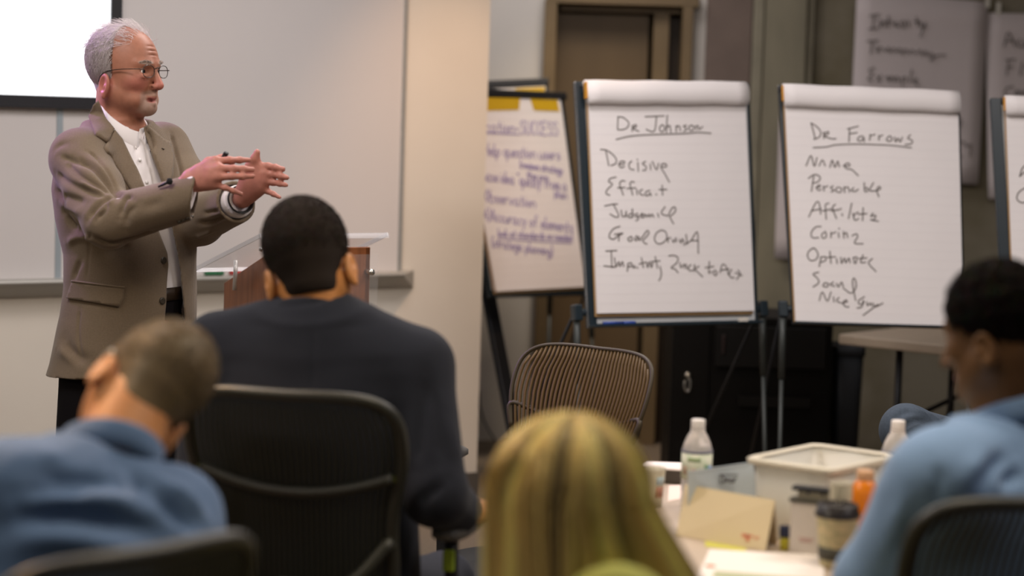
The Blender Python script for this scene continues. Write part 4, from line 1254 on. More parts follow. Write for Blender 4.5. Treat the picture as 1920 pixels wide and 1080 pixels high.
a, b = Pz(1572, 626, 0.74), Pz(1800, 650, 0.74)
e1 = nrm(b - a); e2 = A3(-e1[1], e1[0], 0)
L = 1.52; Wd = 0.60
t = thing('folding_table', 'beige folding table with black steel legs against the concrete wall', 'table', A3(*(a + e1 * L / 2 + e2 * Wd / 2)[:2], 0))
R = np.stack([e1, e2, A3(0, 0, 1)], 1)
ctr = a + e1 * L / 2 + e2 * Wd / 2
obj('tabletop', MB().box(ctr + A3(0, 0, -0.021), (L, Wd, 0.042), R).vf(), mat('beige laminate', (0.52, 0.43, 0.33), 0.5, noise=0.05, nscale=20), t, smooth=False, bevel=0.008)
for u in (0.24, L - 0.24):
    for v in (0.08, Wd - 0.08):
        q = a + e1 * u + e2 * v
        obj('leg', MB().tube([A3(q[0], q[1], 0.70), A3(q[0], q[1], 0.0)], 0.0145, 10).vf(), M_BLACKM, t)
    q0_, q1_ = a + e1 * u + e2 * 0.08, a + e1 * u + e2 * (Wd - 0.08)
    obj('crossbar', MB().tube([A3(q0_[0], q0_[1], 0.35), A3(q1_[0], q1_[1], 0.35)], 0.011, 8).vf(), M_BLACKM, t)
    w = 0.5 if u < L / 2 else -0.5
    qm = a + e1 * (u + w) + e2 * Wd / 2; qs = (q0_ + q1_) / 2
    obj('brace', MB().tube([A3(qs[0], qs[1], 0.42), A3(qm[0], qm[1], 0.695)], 0.010, 8).vf(), M_BLACKM, t)

# ------------------------------------------------------------------ lectern
fa = nrm(A3(0.59, -0.81, 0)); fb = nrm(A3(0.81, 0.59, 0)); UP = A3(0, 0, 1)
B = P(489, 438, 6.30)
C_ = P(717, 434, 6.58); wA = np.dot(C_ - B, fb)
A_ = P(362, 503, 6.52); dep = np.dot(B - A_, fa)
drop = B[2] - A_[2]
t = thing('lectern', 'wooden lectern with a sloping clear acrylic top', 'lectern', A3(*((A_ + C_) / 2)[:2], 0))
M_WOOD = mat('reddish brown wood veneer', (0.27, 0.092, 0.032), 0.38, noise=0.30, nscale=9, stretch=(6, 6, 0.5), coat=0.15)
M_ACR = mat('clear acrylic', (0.80, 0.79, 0.82), 0.2, alpha=0.20, spec=0.35)
M_ACE = mat('polished acrylic edge', (0.90, 0.90, 0.93), 0.12, alpha=0.75, spec=0.6)
M_ACP = mat('clear acrylic sheet', (0.85, 0.85, 0.88), 0.08, alpha=0.06, spec=0.3)
# body: front left corner under (≈530, 462)
cF = P(516, 466, 6.36); zt = cF[2]
wB = 0.335; dB = 0.315
lo = zt - drop * dB / dep * 1.0
q = [A3(cF[0], cF[1], 0)]
q.append(q[0] + fb * wB); q.append(q[1] - fa * dB); q.append(q[0] - fa * dB)
hz = [zt, zt, lo, lo]
mb = MB()
def side(i, j, n, th=0.018, zb=0.03):
    a, b = q[i], q[j]
    mb_ = MB(); mb_.hexa([a + UP * zb - n * th, b + UP * zb - n * th, b + UP * zb, a + UP * zb, a + UP * hz[i] - n * th, b + UP * hz[j] - n * th, b + UP * hz[j], a + UP * hz[i]])
    return mb_.vf()
obj('front_panel', side(0, 1, fa), M_WOOD, t, smooth=False, bevel=0.002)
obj('side_panel', side(3, 0, -fb), M_WOOD, t, smooth=False, bevel=0.002)
obj('side_panel', side(1, 2, fb), M_WOOD, t, smooth=False, bevel=0.002)
ins = [q[0] + UP * (zt - 0.02) - fa * 0.02 + fb * 0.02, q[1] + UP * (zt - 0.02) - fa * 0.02 - fb * 0.02, q[2] + UP * (lo - 0.02) - fb * 0.02, q[3] + UP * (lo - 0.02) + fb * 0.02]
obj('shelf', MB().slab(ins, nrm(np.cross(ins[1] - ins[0], ins[2] - ins[0])), 0.015).vf(), M_WOOD, t, smooth=False)
cc = (q[0] + q[2]) / 2
obj('base', MB().box(cc + UP * 0.02, (wB + 0.10, dB + 0.10, 0.04), np.stack([fb, -fa, UP], 1)).vf(), M_WOOD, t, smooth=False, bevel=0.005)
D_ = A_ + fb * wA
A2, B2 = A_, B
C2, D2 = B + fb * wA, A_ + fb * wA
pn = nrm(np.cross(B2 - A2, D2 - A2)); pn = pn if pn[2] > 0 else -pn
obj('acrylic_top', MB().slab([A2, D2, C2, B2], pn, 0.012).vf(), M_ACR, t, smooth=False, bevel=0.002)
for a_, b_ in ((A2, B2), (C2, D2), (D2, A2)):
    w_ = nrm(np.cross(pn, b_ - a_))
    w_ = w_ if np.dot(w_, (A2 + C2) / 2 - a_) < 0 else -w_
    obj('polished_edge', MB().slab([a_, b_, b_ + w_ * 0.003, a_ + w_ * 0.003] if np.dot(np.cross(b_ - a_, w_), pn) > 0 else [b_, a_, a_ + w_ * 0.003, b_ + w_ * 0.003], pn, 0.0125).vf(), M_ACE, t, smooth=False)
obj('front_lip', MB().slab([B2 - UP * 0.002, C2 - UP * 0.002, C2 - UP * 0.002 + fa * 0.012, B2 - UP * 0.002 + fa * 0.012], pn, 0.016).vf(), M_ACR, t, smooth=False, bevel=0.002)
for u, v in ((0.10, 0.07), (0.10, wA - 0.07), (dep - 0.09, 0.07), (dep - 0.09, wA - 0.07)):
    p = A2 + (B2 - A2) * u / dep + fb * v
    zb_ = lo if u < dep / 2 else zt
    obj('post', MB().tube([p - pn * 0.012, A3(p[0], p[1], zb_) - fa * 0.0 - UP * 0.01], 0.0065, 12).vf(), mat('satin steel', (0.72, 0.70, 0.68), 0.3, 0.5), t)
ap = [q[0] + fa * 0.03 + UP * 0.45 + fb * 0.06, q[1] + fa * 0.03 + UP * 0.45 + fb * 0.012, q[1] + fa * 0.03 + UP * (zt - 0.02) + fb * 0.012, q[0] + fa * 0.03 + UP * (zt - 0.02) + fb * 0.06]
obj('acrylic_panel', MB().slab(ap, fa, 0.008).vf(), M_ACP, t, smooth=False, bevel=0.001)
for u, z in ((0.10, 0.52), (wB - 0.012, 0.52), (0.10, zt - 0.075), (wB - 0.012, zt - 0.075)):
    p = q[0] + fb * u + UP * z
    obj('standoff', MB().tube([p, p + fa * 0.034], 0.009, 12).vf(), M_CHROME, t, label='chrome standoff bolt')

# ------------------------------------------------------------------ office chairs with ribbed flexible backs
M_CHF = mat('dark olive grey elastomer', (0.030, 0.030, 0.024), 0.42, spec=0.55)
M_CHR = mat('black ribbed back web', (0.030, 0.031, 0.022), 0.5)
M_CHS = mat('black seat fabric', (0.016, 0.016, 0.017), 0.9, bump=0.3, bscale=700)
M_LIME = mat('lime green plastic', (0.30, 0.42, 0.03), 0.45)
OUT = [(0.0, 1.035), (0.07, 1.036), (0.13, 1.034), (0.175, 1.026), (0.204, 1.008), (0.219, 0.980), (0.223, 0.94), (0.221, 0.90), (0.213, 0.86), (0.203, 0.82), (0.197, 0.78), (0.195, 0.74), (0.197, 0.70), (0.196, 0.66), (0.185, 0.62), (0.150, 0.585), (0.08, 0.572), (0.0, 0.570)]
def back_y(x, z):
    t_ = (z - 0.57) / 0.47
    return -0.205 - 0.115 * t_ + 0.03 * math.sin(math.pi * min(max(t_, 0), 1)) + 0.75 * x * x * (0.6 + 0.4 * t_)
def half_w(z):
    zs_ = [p[1] for p in OUT[4:15]][::-1]; xs_ = [p[0] for p in OUT[4:15]][::-1]
    return float(np.interp(z, zs_, xs_))
def top_z(x): return float(np.interp(abs(x), [0, .07, .13, .175, .204, .219], [1.035, 1.036, 1.034, 1.026, 1.008, .98]))
def bot_z(x): return float(np.interp(abs(x), [0, .08, .15, .185, .196], [.570, .572, .585, .62, .66]))
def cross_z(x): return 0.832 + 0.95 * x * x

def make_chair(name, label, frame_m, rib_m, loc, rz, fr_r=0.0125, joint=None, group='office chairs with ribbed backs'):
    t = thing(name, label, 'chair', loc, rz, group)
    ob = lambda n, mb, m, par=t, **k: obj(n, mb.vf() if isinstance(mb, MB) else mb, m, par, local=True, **k)
    loop = [(x, z) for x, z in OUT] + [(-x, z) for x, z in OUT[::-1][1:-1]]
    lp = np.array([(x, back_y(x, z), z) for x, z in loop])
    q = np.vstack([lp[-2:], lp, lp[:2]]); q = catmull(q, 3)[6:-6]
    fr = ob('back_frame', MB().tube(q, fr_r, 10, closed=True), frame_m)
    xs_ = np.linspace(-0.20, 0.20, 25)
    ob('cross_band', MB().tube([(x, back_y(x, cross_z(x)) - 0.006, cross_z(x)) for x in xs_], fr_r * 1.2, 10, flat=0.75), frame_m)
    mb = MB(); n = 33
    for i in range(n):
        u = -1 + 2 * (i + 0.5) / n
        pts = []
        for z in np.linspace(0, 1, 15):
            zz = bot_z(u * 0.196) + (top_z(u * 0.215) - bot_z(u * 0.196)) * z
            x = u * half_w(zz) * 0.97
            pts.append((x, back_y(x, zz), zz))
        mb.tube(pts, 0.0043, 5, flat=1.0)
    ob('back_ribs', mb, rib_m)
    sp = MB().tube(catmull([(0, -0.10, 0.36), (0, -0.27, 0.37), (0, -0.275, 0.50), (0, -0.255, 0.66)], 6), 0.024, 10, flat=0.6)
    sp.tube(catmull([(-0.195, back_y(.195, .74) - .004, .74), (-0.12, -0.255, 0.655), (0, -0.262, 0.635), (0.12, -0.255, 0.655), (0.195, back_y(.195, .74) - .004, .74)], 6), 0.014, 10)
    ob('spine', sp, frame_m)
    seat_v = []
    for k, (s, z) in enumerate(((0.80, 0.405), (0.97, 0.415), (1.0, 0.44), (0.97, 0.468), (0.85, 0.480), (0.4, 0.478))):
        ring = []
        for j in range(40):
            a = 2 * math.pi * j / 40
            cx_, cy_ = math.cos(a), math.sin(a)
            r = 1.0 / (abs(cx_) ** 3.6 + abs(cy_) ** 3.6) ** (1 / 3.6)
            ring.append((0.235 * s * r * cx_, 0.03 + 0.232 * s * r * cy_, z - 0.02 * max(0, cy_ * r) ** 2))
        seat_v.append(ring)
    ob('seat', rloft(seat_v), M_CHS)
    ob('mechanism', MB().box((0, 0.0, 0.375), (0.16, 0.26, 0.06)).tube([(0, 0, 0.36), (0, 0, 0.10)], 0.026, 16), M_BLACKP, bevel=0.01)
    lv = MB().tube(catmull([(0.06, 0.02, 0.37), (0.16, 0.02, 0.375), (0.24, 0.03, 0.385)], 4), 0.007, 8).box((0.255, 0.03, 0.387), (0.05, 0.026, 0.012))
    ob('lever', lv, M_LIME, label='lime green lever', bevel=0.003)
    for s in (-1, 1):
        ar = MB().tube(catmull([(s * 0.13, 0.0, 0.38), (s * 0.25, -0.02, 0.40), (s * 0.275, -0.03, 0.47), (s * 0.275, -0.03, 0.722)], 6), 0.018, 10, flat=0.75)
        arm = ob('armrest', ar, M_BLACKP)
        pd = []
        for (k, dz) in ((0.86, 0.722), (1.0, 0.729), (1.0, 0.742), (0.86, 0.752)):
            pd.append([(s * 0.275 + 0.040 * k * math.copysign(abs(math.cos(a)) ** .6, math.cos(a)), 0.02 + 0.125 * k * math.copysign(abs(math.sin(a)) ** .8, math.sin(a)), dz) for a in np.linspace(0, 2 * math.pi, 28, endpoint=False)])
        ob('arm_pad', rloft(pd), mat('grey arm pad', (0.11, 0.105, 0.10), 0.5), arm)
        ob('button', MB().box((s * 0.275, -0.052, 0.675), (0.024, 0.012, 0.045)), M_LIME, arm, bevel=0.003, label='lime green height button')
        clip = MB().tube(catmull([(s * 0.199, back_y(.199, .80), .80), (s * 0.214, back_y(.214, .866), .866), (s * 0.150, back_y(.15, .858) - .010, .852)], 5), 0.008, 8)
        ob('flex_joint', clip, joint or mat('olive lime joint', (0.12, 0.14, 0.03), 0.45), fr)
    base = MB()
    for k in range(5):
        a = 2 * math.pi * k / 5 + 0.3
        base.tube([(0, 0, 0.105), (0.16 * math.cos(a), 0.16 * math.sin(a), 0.10), (0.315 * math.cos(a), 0.315 * math.sin(a), 0.075)], [0.032, 0.026, 0.018], 10, flat=0.8)
    bs = ob('base', base, M_BLACKP)
    for k in range(5):
        a = 2 * math.pi * k / 5 + 0.3
        c = np.array((0.315 * math.cos(a), 0.315 * math.sin(a), 0.030)); ax = np.array((-math.sin(a), math.cos(a), 0))
        ob('caster', MB().tube([c - ax * 0.024, c - ax * 0.02, c - ax * 0.005], [0.024, 0.03, 0.03], 16).tube([c + ax * 0.005, c + ax * 0.02, c + ax * 0.024], [0.03, 0.03, 0.024], 16).tube([c + A3(0, 0, 0.045), c], 0.009, 8), M_BLACKP, bs)
    return t

CH_B = make_chair('office_chair', 'black ribbed office chair under the man in the dark navy suit', M_CHF, M_CHR, (-0.37, 4.44, 0), -0.22)
def yaw_of(f): return math.atan2(-f[0], f[1])
dup(CH_B, (-0.70, 2.96, 0), yaw_of((-0.76, 0.65)), 'black office chair under the leaning man in the blue shirt').scale = (1, 1, 0.975)
dup(CH_B, (0.79, 3.56, 0), yaw_of((-0.22, 0.97)), 'black ribbed office chair under the man with curly black hair').scale = (1, 1, 0.988)
cb_ = make_chair('office_chair', 'empty brown ribbed office chair across the table from the blonde woman', mat('lit brown elastomer', (0.050, 0.036, 0.018), 0.5), mat('lit brown back web', (0.115, 0.066, 0.017), 0.55), (0.03, 5.36, 0), yaw_of((-0.64, -0.77)), 0.0058, mat('lit brown elastomer', (0, 0, 0)))  # warm light on this chair is put into its brown colours
cb_.scale = (1, 1, 0.95)
dup(CH_B, (1.72, 6.22, 0), yaw_of((-1.0, 0.1)), 'office chair under the person in jeans, mostly out of frame')

# ------------------------------------------------------------------ the meeting table and what stands on it
TZ = 0.74
M_TOP = mat('pale laminate', (0.50, 0.40, 0.315), 0.4, noise=0.04, nscale=8)
tx0, tx1, ty0, ty1 = 0.24, 1.62, 3.86, 5.06
t = thing('meeting_table', 'pale laminate meeting table strewn with bottles and papers', 'table', ((tx0 + tx1) / 2, (ty0 + ty1) / 2, 0))
obj('tabletop', MB().box(((tx0 + tx1) / 2, (ty0 + ty1) / 2, TZ - 0.015), (tx1 - tx0, ty1 - ty0, 0.03)).vf(), M_TOP, t, smooth=False, bevel=0.006)
for x in (tx0 + 0.12, tx1 - 0.12):
    for y in (ty0 + 0.12, ty1 - 0.12):
        g = obj('leg', MB().tube([(x, y, TZ - 0.03), (x, y, 0.012)], 0.022, 14).vf(), M_BLACKM, t)
        obj('glide', MB().lathe([(0.026, 0), (0.028, 0.008), (0.022, 0.014)], (x, y, 0), 14).vf(), M_BLACKP, g)

M_PET = mat('milky bottle plastic', (0.88, 0.83, 0.80), 0.15, trans=0.50, ior=1.2, spec=0.6)  # light refracted in the bottle is put into its milky colour
M_WATER = mat('water', (0.95, 0.96, 0.97), 0.02, trans=1.0, ior=1.33)
M_CAPW = mat('white cap plastic', (0.82, 0.76, 0.72), 0.45)
M_LABEL = mat('bottle label film', (0.74, 0.72, 0.60), 0.45, col2=(0.55, 0.62, 0.45), nscale=38)
def bottle(px, py, d, label, amber=False):
    p = P(px, py, d); x, y = p[0], p[1]
    t = thing('water_bottle', label, 'bottle', (x, y, TZ), group='water bottles on the meeting table')
    c = (x, y, TZ)
    prof = [(0.024, 0.004), (0.0305, 0.001), (0.0325, 0.008), (0.0325, 0.040), (0.0310, 0.046), (0.0325, 0.052), (0.0325, 0.110), (0.0325, 0.140), (0.0315, 0.147), (0.0280, 0.159), (0.0215, 0.173), (0.0145, 0.184), (0.0130, 0.187), (0.0130, 0.199)]
    obj('bottle_body', MB().lathe(prof, c, 32, cap=True).vf(), M_PET, t)
    obj('label', MB().lathe([(0.0330, 0.080), (0.0334, 0.080), (0.0334, 0.136), (0.0330, 0.136)], c, 40, cap=False).vf(), M_LABEL, t)
    obj('label_band', MB().lathe([(0.0331, 0.1365), (0.0336, 0.1365), (0.0336, 0.1425), (0.0331, 0.1425)], c, 40, cap=False).vf(), mat('dark label band', (0.20, 0.20, 0.26), 0.5), t)
    obj('cap', MB().lathe([(0.0148, 0.187), (0.0152, 0.189), (0.0152, 0.206), (0.0142, 0.208)], c, 28).vf(), M_CAPW, t)
    obj('neck_ring', MB().lathe([(0.0131, 0.182), (0.0160, 0.183), (0.0160, 0.1855), (0.0131, 0.186)], c, 28, cap=False).vf(), M_CAPW, t)
    for a0, a1, z0, z1, cname, col in ((-1.15, -0.85, 0.070, 0.090, 'green label dot', (0.10, 0.24, 0.10)), (-0.80, -0.45, 0.062, 0.088, 'blue label patch', (0.05, 0.18, 0.50)), (-2.7, -2.35, 0.068, 0.086, 'brown label print', (0.42, 0.28, 0.20)), (-2.0, -1.7, 0.066, 0.082, 'brown label print', (0, 0, 0)), (-2.3, -1.4, 0.096, 0.106, 'sage label print', (0.36, 0.46, 0.25))):
        G = [[(x + 0.03355 * math.cos(a), y + 0.03355 * math.sin(a), TZ + z) for z in (z0 + 0.023, z1 + 0.023)] for a in np.linspace(a0, a1, 7)]
        obj('label_print', MB().sheet(np.array(G), 0.0004).vf(), mat(cname, col, 0.5), t)
    return t
bottle(1309, 800, 4.62, 'clear water bottle with white cap left of the plastic bin')
bottle(1684, 800, 4.70, 'clear water bottle with white cap just beyond the blue sleeve')

# frosted bin
zr = 0.905
cb = [Pz(1575, 881, zr), Pz(1668, 853, zr), Pz(1522, 833, zr), Pz(1405, 856, zr)]   # front, right, back, left
e1 = nrm((cb[0] - cb[3]) + (cb[1] - cb[2])); e2 = A3(-e1[1], e1[0], 0)
cc = sum(cb) / 4; lw = np.dot(cb[0] - cb[3], e1) / 2 - 0.012; ld = abs(np.dot(cb[2] - cb[3], e2)) / 2 + 0.008
def bring(w, d, z, r=0.02, n=5):
    out = []
    for sx, sy, a0 in ((1, 1, 0), (-1, 1, 90), (-1, -1, 180), (1, -1, 270)):
        for k in range(n + 1):
            a = math.radians(a0 + 90 * k / n)
            out.append(A3(*((cc + e1 * (sx * (w - r) + r * math.cos(a)) + e2 * (sy * (d - r) + r * math.sin(a)))[:2]), z))
    return out
t = thing('storage_bin', 'open frosted plastic storage bin on the meeting table', 'bin', A3(cc[0], cc[1], TZ))
M_FROST = mat('frosted polypropylene', (0.86, 0.84, 0.78), 0.45, trans=0.45, ior=1.15, noise=0.02, nscale=10)
tp = 0.90
obj('bin_body', rloft([bring(lw * tp, ld * tp, TZ + 0.001), bring(lw * 0.985, ld * 0.985, zr - 0.006), bring(lw * 0.985 - 0.003, ld * 0.985 - 0.003, zr - 0.006), bring(lw * tp - 0.003, ld * tp - 0.003, TZ + 0.004)]), M_FROST, t)
obj('rim', rloft([bring(lw * 0.98, ld * 0.98, zr - 0.014), bring(lw + 0.008, ld + 0.008, zr - 0.012), bring(lw + 0.010, ld + 0.010, zr - 0.002), bring(lw + 0.004, ld + 0.004, zr + 0.002), bring(lw * 0.98 - 0.004, ld * 0.98 - 0.004, zr - 0.002)], False, False), mat('cream plastic rim', (0.80, 0.74, 0.62), 0.4, trans=0.2, ior=1.15), t)

# tent cards
M_CREAM = mat('cream card', (0.70, 0.57, 0.36), 0.8)
def tent(name, face, z, foot, label, m, group='folded name cards'):
    BL, BR = Pz(*face[3], TZ + 0.001), Pz(*face[2], TZ + 0.001)
    TL, TR = Pz(*face[0], z[0]), Pz(*face[1], z[1])
    t = thing('name_card', label, 'name card', A3(*((BL + BR) / 2)[:2], TZ), group=group)
    n = nrm(np.cross(BR - BL, TL - BL)); n = n if np.dot(n, CAM - BL) > 0 else -n
    obj('front_leaf', MB().slab([BL, BR, TR, TL], n, 0.0012).vf(), m, t, smooth=False)
    f = np.asarray(foot, float)
    b0, b1 = BL + f, BR + f
    n2 = nrm(np.cross(b1 - b0, TL - b0)); n2 = n2 if np.dot(n2, f) > 0 else -n2
    obj('back_leaf', MB().slab([b1, b0, TL - n * 0.0006, TR - n * 0.0006], n2, 0.0012).vf(), m, t, smooth=False)
    return t, BL, n
t, p0, n = tent('a', [(1285, 908), (1453, 938), (1435, 1034), (1268, 1004)], (0.838, 0.838), Pz(1470, 1028, TZ) - Pz(1435, 1034, TZ) + A3(-0.01, 0.03, 0), 'cream folded name card with red cross mark, printed side to camera', M_CREAM)
M_RED = mat('red print', (0.62, 0.20, 0.11), 0.7)
def pl(px, py): return Ppl(px, py, p0 + n * 0.0035, n)
mb = MB(); k = 4.0
def bar(x0, y0, x1, y1, mb, f=pl, nn=None): mb.slab([f(x0, y1), f(x1, y1), f(x1, y0), f(x0, y0)], n if nn is None else nn, 0.0025)
bar(1391, 1000, 1412, 1007, mb); bar(1398, 993, 1405, 1014, mb)
bar(1414, 1006, 1424, 1007.6, mb); bar(1414, 1009.5, 1422, 1011, mb)
obj('red_cross_mark', mb.vf(), M_RED, t, smooth=False)
M_SHADED = mat('shaded white card', (0.50, 0.56, 0.60), 0.75)  # white card with its shade put into the colour as blue grey
t, p0, n = tent('b', [(1290, 884), (1412, 866), (1417, 982), (1292, 1000)], (0.872, 0.872), A3(0.02, 0.075, 0), 'pale blue-grey name card lettered Omar behind the cream one', M_SHADED)
om = zs("""905,690 900,725 920,755 945,735 945,700 920,675 905,690;955,745 960,700 975,735 990,700 1000,745;1030,705 1010,725 1020,750 1040,735 1042,705 1045,748;1060,748 1062,700;1062,720 1085,695;890,662 1095,664""", 1200, 780, 240 / 1440)
obj('lettering', ribbon(om, p0 + n * 0.0004, n, 0.0035, 0.0006), mat('grey lettering', (0.13, 0.13, 0.14), 0.8), t, smooth=False)

def flat_box(name, label, cat, quad, h, m, z=TZ, bev=0.001, group=None):
    q = [Pz(a, b, z + h) for a, b in quad]
    return obj(name, MB().slab(q, A3(0, 0, 1), h - 0.0004).vf(), m, None, smooth=False, bevel=bev, label=label, cat=cat, group=group), q
M_SHEET = mat('white printed paper', (0.84, 0.76, 0.70), 0.8)
# booklet in front
t = thing('booklet', 'white booklet with orange mark lying at the front of the table', 'booklet', Pz(1430, 1060, TZ))
q = [Pz(*c, TZ + 0.004) for c in ((1298, 1104), (1545, 1113), (1545, 1040), (1330, 1030))]
obj('pages', MB().slab(q, A3(0, 0, 1), 0.0036).vf(), M_SHEET, t, smooth=False)
mb = MB(); pq = Pz(1329, 1061, TZ + 0.0046)
mb.lathe([(0.0100, 0), (0.0100, 0.0008)], pq + A3(0.003, 0, 0), 20)
obj('orange_mark', mb.vf(), mat('orange print', (0.90, 0.20, 0.05), 0.6), t)
q = [Pz(*c, TZ + 0.0046) for c in ((1336, 1083), (1545, 1094), (1545, 1086), (1340, 1070))]
obj('green_band', MB().slab(q, A3(0, 0, 1), 0.0005).vf(), mat('sage print', (0.42, 0.44, 0.26), 0.7), t, smooth=False)
flat_box('paper_slip', 'lime yellow paper slip under the cream name card', 'paper', [(1322, 1024), (1398, 1034), (1400, 1026), (1322, 1014)], 0.001, mat('lime yellow paper', (0.62, 0.58, 0.10), 0.8), bev=0)
flat_box('paper_sheet', 'pale pink paper sheet between the blonde hair and name cards', 'paper', [(1252, 940), (1300, 930), (1300, 908), (1254, 910)], 0.0015, mat('pale pink paper', (0.86, 0.70, 0.62), 0.8), bev=0)
t = thing('ring_binder', 'dark ring binder with white papers beside the left water bottle', 'binder', Pz(1245, 900, TZ))
q = [Pz(*c, TZ + 0.032) for c in ((1196, 878), (1286, 884), (1296, 871), (1214, 868))]
obj('cover', MB().slab(q, A3(0, 0, 1), 0.0315).vf(), mat('brown black binder', (0.060, 0.050, 0.038), 0.5), t, smooth=False, bevel=0.003)
q2 = [p + A3(0, 0, 0.004) for p in q]
obj('papers', MB().slab(q2, A3(0, 0, 1), 0.0038).vf(), M_SHEET, t, smooth=False)

# glue stick
p = Pz(1472, 1031, TZ)
t = thing('glue_stick', 'small glue stick with navy cap and yellow base beside the cream card', 'glue stick', p)
obj('barrel', MB().lathe([(0.010, 0), (0.0112, 0.002), (0.0112, 0.026), (0.010, 0.027)], p, 20).vf(), mat('yellow green plastic', (0.52, 0.46, 0.03), 0.4), t)
obj('cap', MB().lathe([(0.0122, 0.0265), (0.0128, 0.028), (0.0132, 0.046), (0.012, 0.049)], p, 20).vf(), mat('navy plastic', (0.010, 0.016, 0.05), 0.4), t)

# coffee cup
p = Pz(1566, 1064, TZ)
t = thing('coffee_cup', 'paper coffee cup with dark lid next to the blue sleeve', 'cup', p)
obj('cup_body', MB().lathe([(0.029, 0), (0.030, 0.002), (0.0405, 0.102), (0.0415, 0.104), (0.039, 0.104)], p, 36).vf(), mat('cream printed cup paper', (0.62, 0.50, 0.28), 0.6, col2=(0.40, 0.36, 0.20), nscale=60), t)
obj('sleeve', MB().lathe([(0.0318, 0.018), (0.0334, 0.018), (0.0350, 0.042), (0.0338, 0.042)], p, 36, cap=False).vf(), mat('dark cup band', (0.05, 0.045, 0.03), 0.6), t)
obj('lid', MB().lathe([(0.0425, 0.100), (0.0438, 0.102), (0.0438, 0.108), (0.0410, 0.111), (0.0395, 0.124), (0.0375, 0.125), (0.036, 0.119)], p, 36).vf(), mat('dark brown lid', (0.022, 0.018, 0.018), 0.35), t)

# white carton with a dark stapler on it, orange and clear bottles
p = Pz(1520, 1036, TZ)
R = np.stack([nrm(Pz(1560, 1042, TZ) - Pz(1490, 1034, TZ)), A3(0, 0, 0), A3(0, 0, 1)], 1); R[:, 1] = np.cross(R[:, 2], R[:, 0])
c = Pz(1524, 1041, TZ); hb = 0.104
t = thing('carton', 'small white carton standing in front of the plastic bin', 'carton', c)
obj('box', MB().box(c + A3(0, 0, hb / 2), (0.092, 0.026, hb), R).vf(), mat('grey white carton board', (0.60, 0.54, 0.49), 0.75), t, smooth=False, bevel=0.0015)
mb = MB()
for z, w in ((0.034, 0.030), (0.029, 0.024)): mb.box(c - R[:, 1] * 0.0133 - R[:, 0] * 0.012 + A3(0, 0, z), (w, 0.0008, 0.002), R)
obj('red_print', mb.vf(), mat('faded red print', (0.48, 0.26, 0.24), 0.7), t, smooth=False)
s0 = c + A3(0, 0, hb)
t = thing('stapler', 'dark grey stapler lying on the small white carton', 'stapler', s0)
obj('base', MB().box(s0 + A3(0, 0, 0.005), (0.100, 0.030, 0.008), R).vf(), mat('dark grey metal', (0.09, 0.085, 0.07), 0.4, 0.4), t, smooth=False, bevel=0.002)
obj('magazine', MB().box(s0 + R[:, 0] * 0.004 + A3(0, 0, 0.0165), (0.076, 0.020, 0.015), R).vf(), mat('grey metal', (0.26, 0.24, 0.19), 0.35, 0.5), t, smooth=False, bevel=0.002)
mb = MB().box(s0 + R[:, 0] * 0.002 + A3(0, 0, 0.0285), (0.096, 0.026, 0.009), R)
for k in (-0.012, 0.018): mb.box(s0 + R[:, 0] * k - R[:, 1] * 0.012 + A3(0, 0, 0.022), (0.006, 0.006, 0.008), R)
obj('top_arm', mb.vf(), M_BLACKP, t, smooth=False, bevel=0.003)

p = P(1621, 920, 4.24); p[2] = TZ
t = thing('juice_bottle', 'bright orange juice bottle with pale cap against the blue sleeve', 'bottle', p)
obj('bottle_body', MB().lathe([(0.022, 0.0), (0.026, 0.003), (0.027, 0.055), (0.0275, 0.09), (0.0275, 0.125), (0.024, 0.142), (0.017, 0.152), (0.014, 0.156)], p, 28).vf(), mat('orange juice', (0.86, 0.24, 0.008), 0.3, coat=0.4), t)
obj('cap', MB().lathe([(0.0165, 0.150), (0.0172, 0.152), (0.0172, 0.170), (0.0155, 0.172)], p, 24).vf(), mat('peach translucent cap', (0.80, 0.48, 0.26), 0.4, trans=0.3), t)
p = P(1578, 900, 4.17); p[2] = TZ
t = thing('clear_cup', 'clear plastic cup with whitish wall between stapler and orange bottle', 'cup', p)
obj('cup_wall', MB().lathe([(0.020, 0.0), (0.0205, 0.001), (0.0225, 0.155), (0.0235, 0.157), (0.0225, 0.158), (0.0215, 0.155), (0.0195, 0.003)], p, 28).vf(), mat('milky plastic', (0.84, 0.80, 0.68), 0.35, trans=0.55, ior=1.15), t)
p = Pz(1222, 948, TZ)
t = thing('drink_cup', 'clear drink cup with red and blue print beside the blonde hair', 'cup', p)
obj('cup_wall', MB().lathe([(0.022, 0.0), (0.023, 0.001), (0.028, 0.082), (0.029, 0.084), (0.028, 0.085), (0.027, 0.082), (0.021, 0.003)], p, 28).vf(), mat('milky plastic', (0.84, 0.80, 0.68)), t)
for z0, z1, nme, col in ((0.022, 0.046, 'rust red print', (0.42, 0.20, 0.14)), (0.050, 0.068, 'pale blue print', (0.45, 0.55, 0.60))):
    G = [[(p[0] + (0.0236 + z * 0.058) * math.cos(a), p[1] + (0.0236 + z * 0.058) * math.sin(a), TZ + z) for z in (z0, z1)] for a in np.linspace(-1.3, -0.5, 8)]
    obj('print', MB().sheet(np.array(G), 0.0004).vf(), mat(nme, col, 0.6), t)

# ================================================================== people
def hair_flow(g):
    g = np.array(g, float)
    return lambda q: np.tile(g, (len(q), 1))

M_DHAIR = mat('black hair', (1, 1, 1), 0.85, attr=True, spec=0.12)

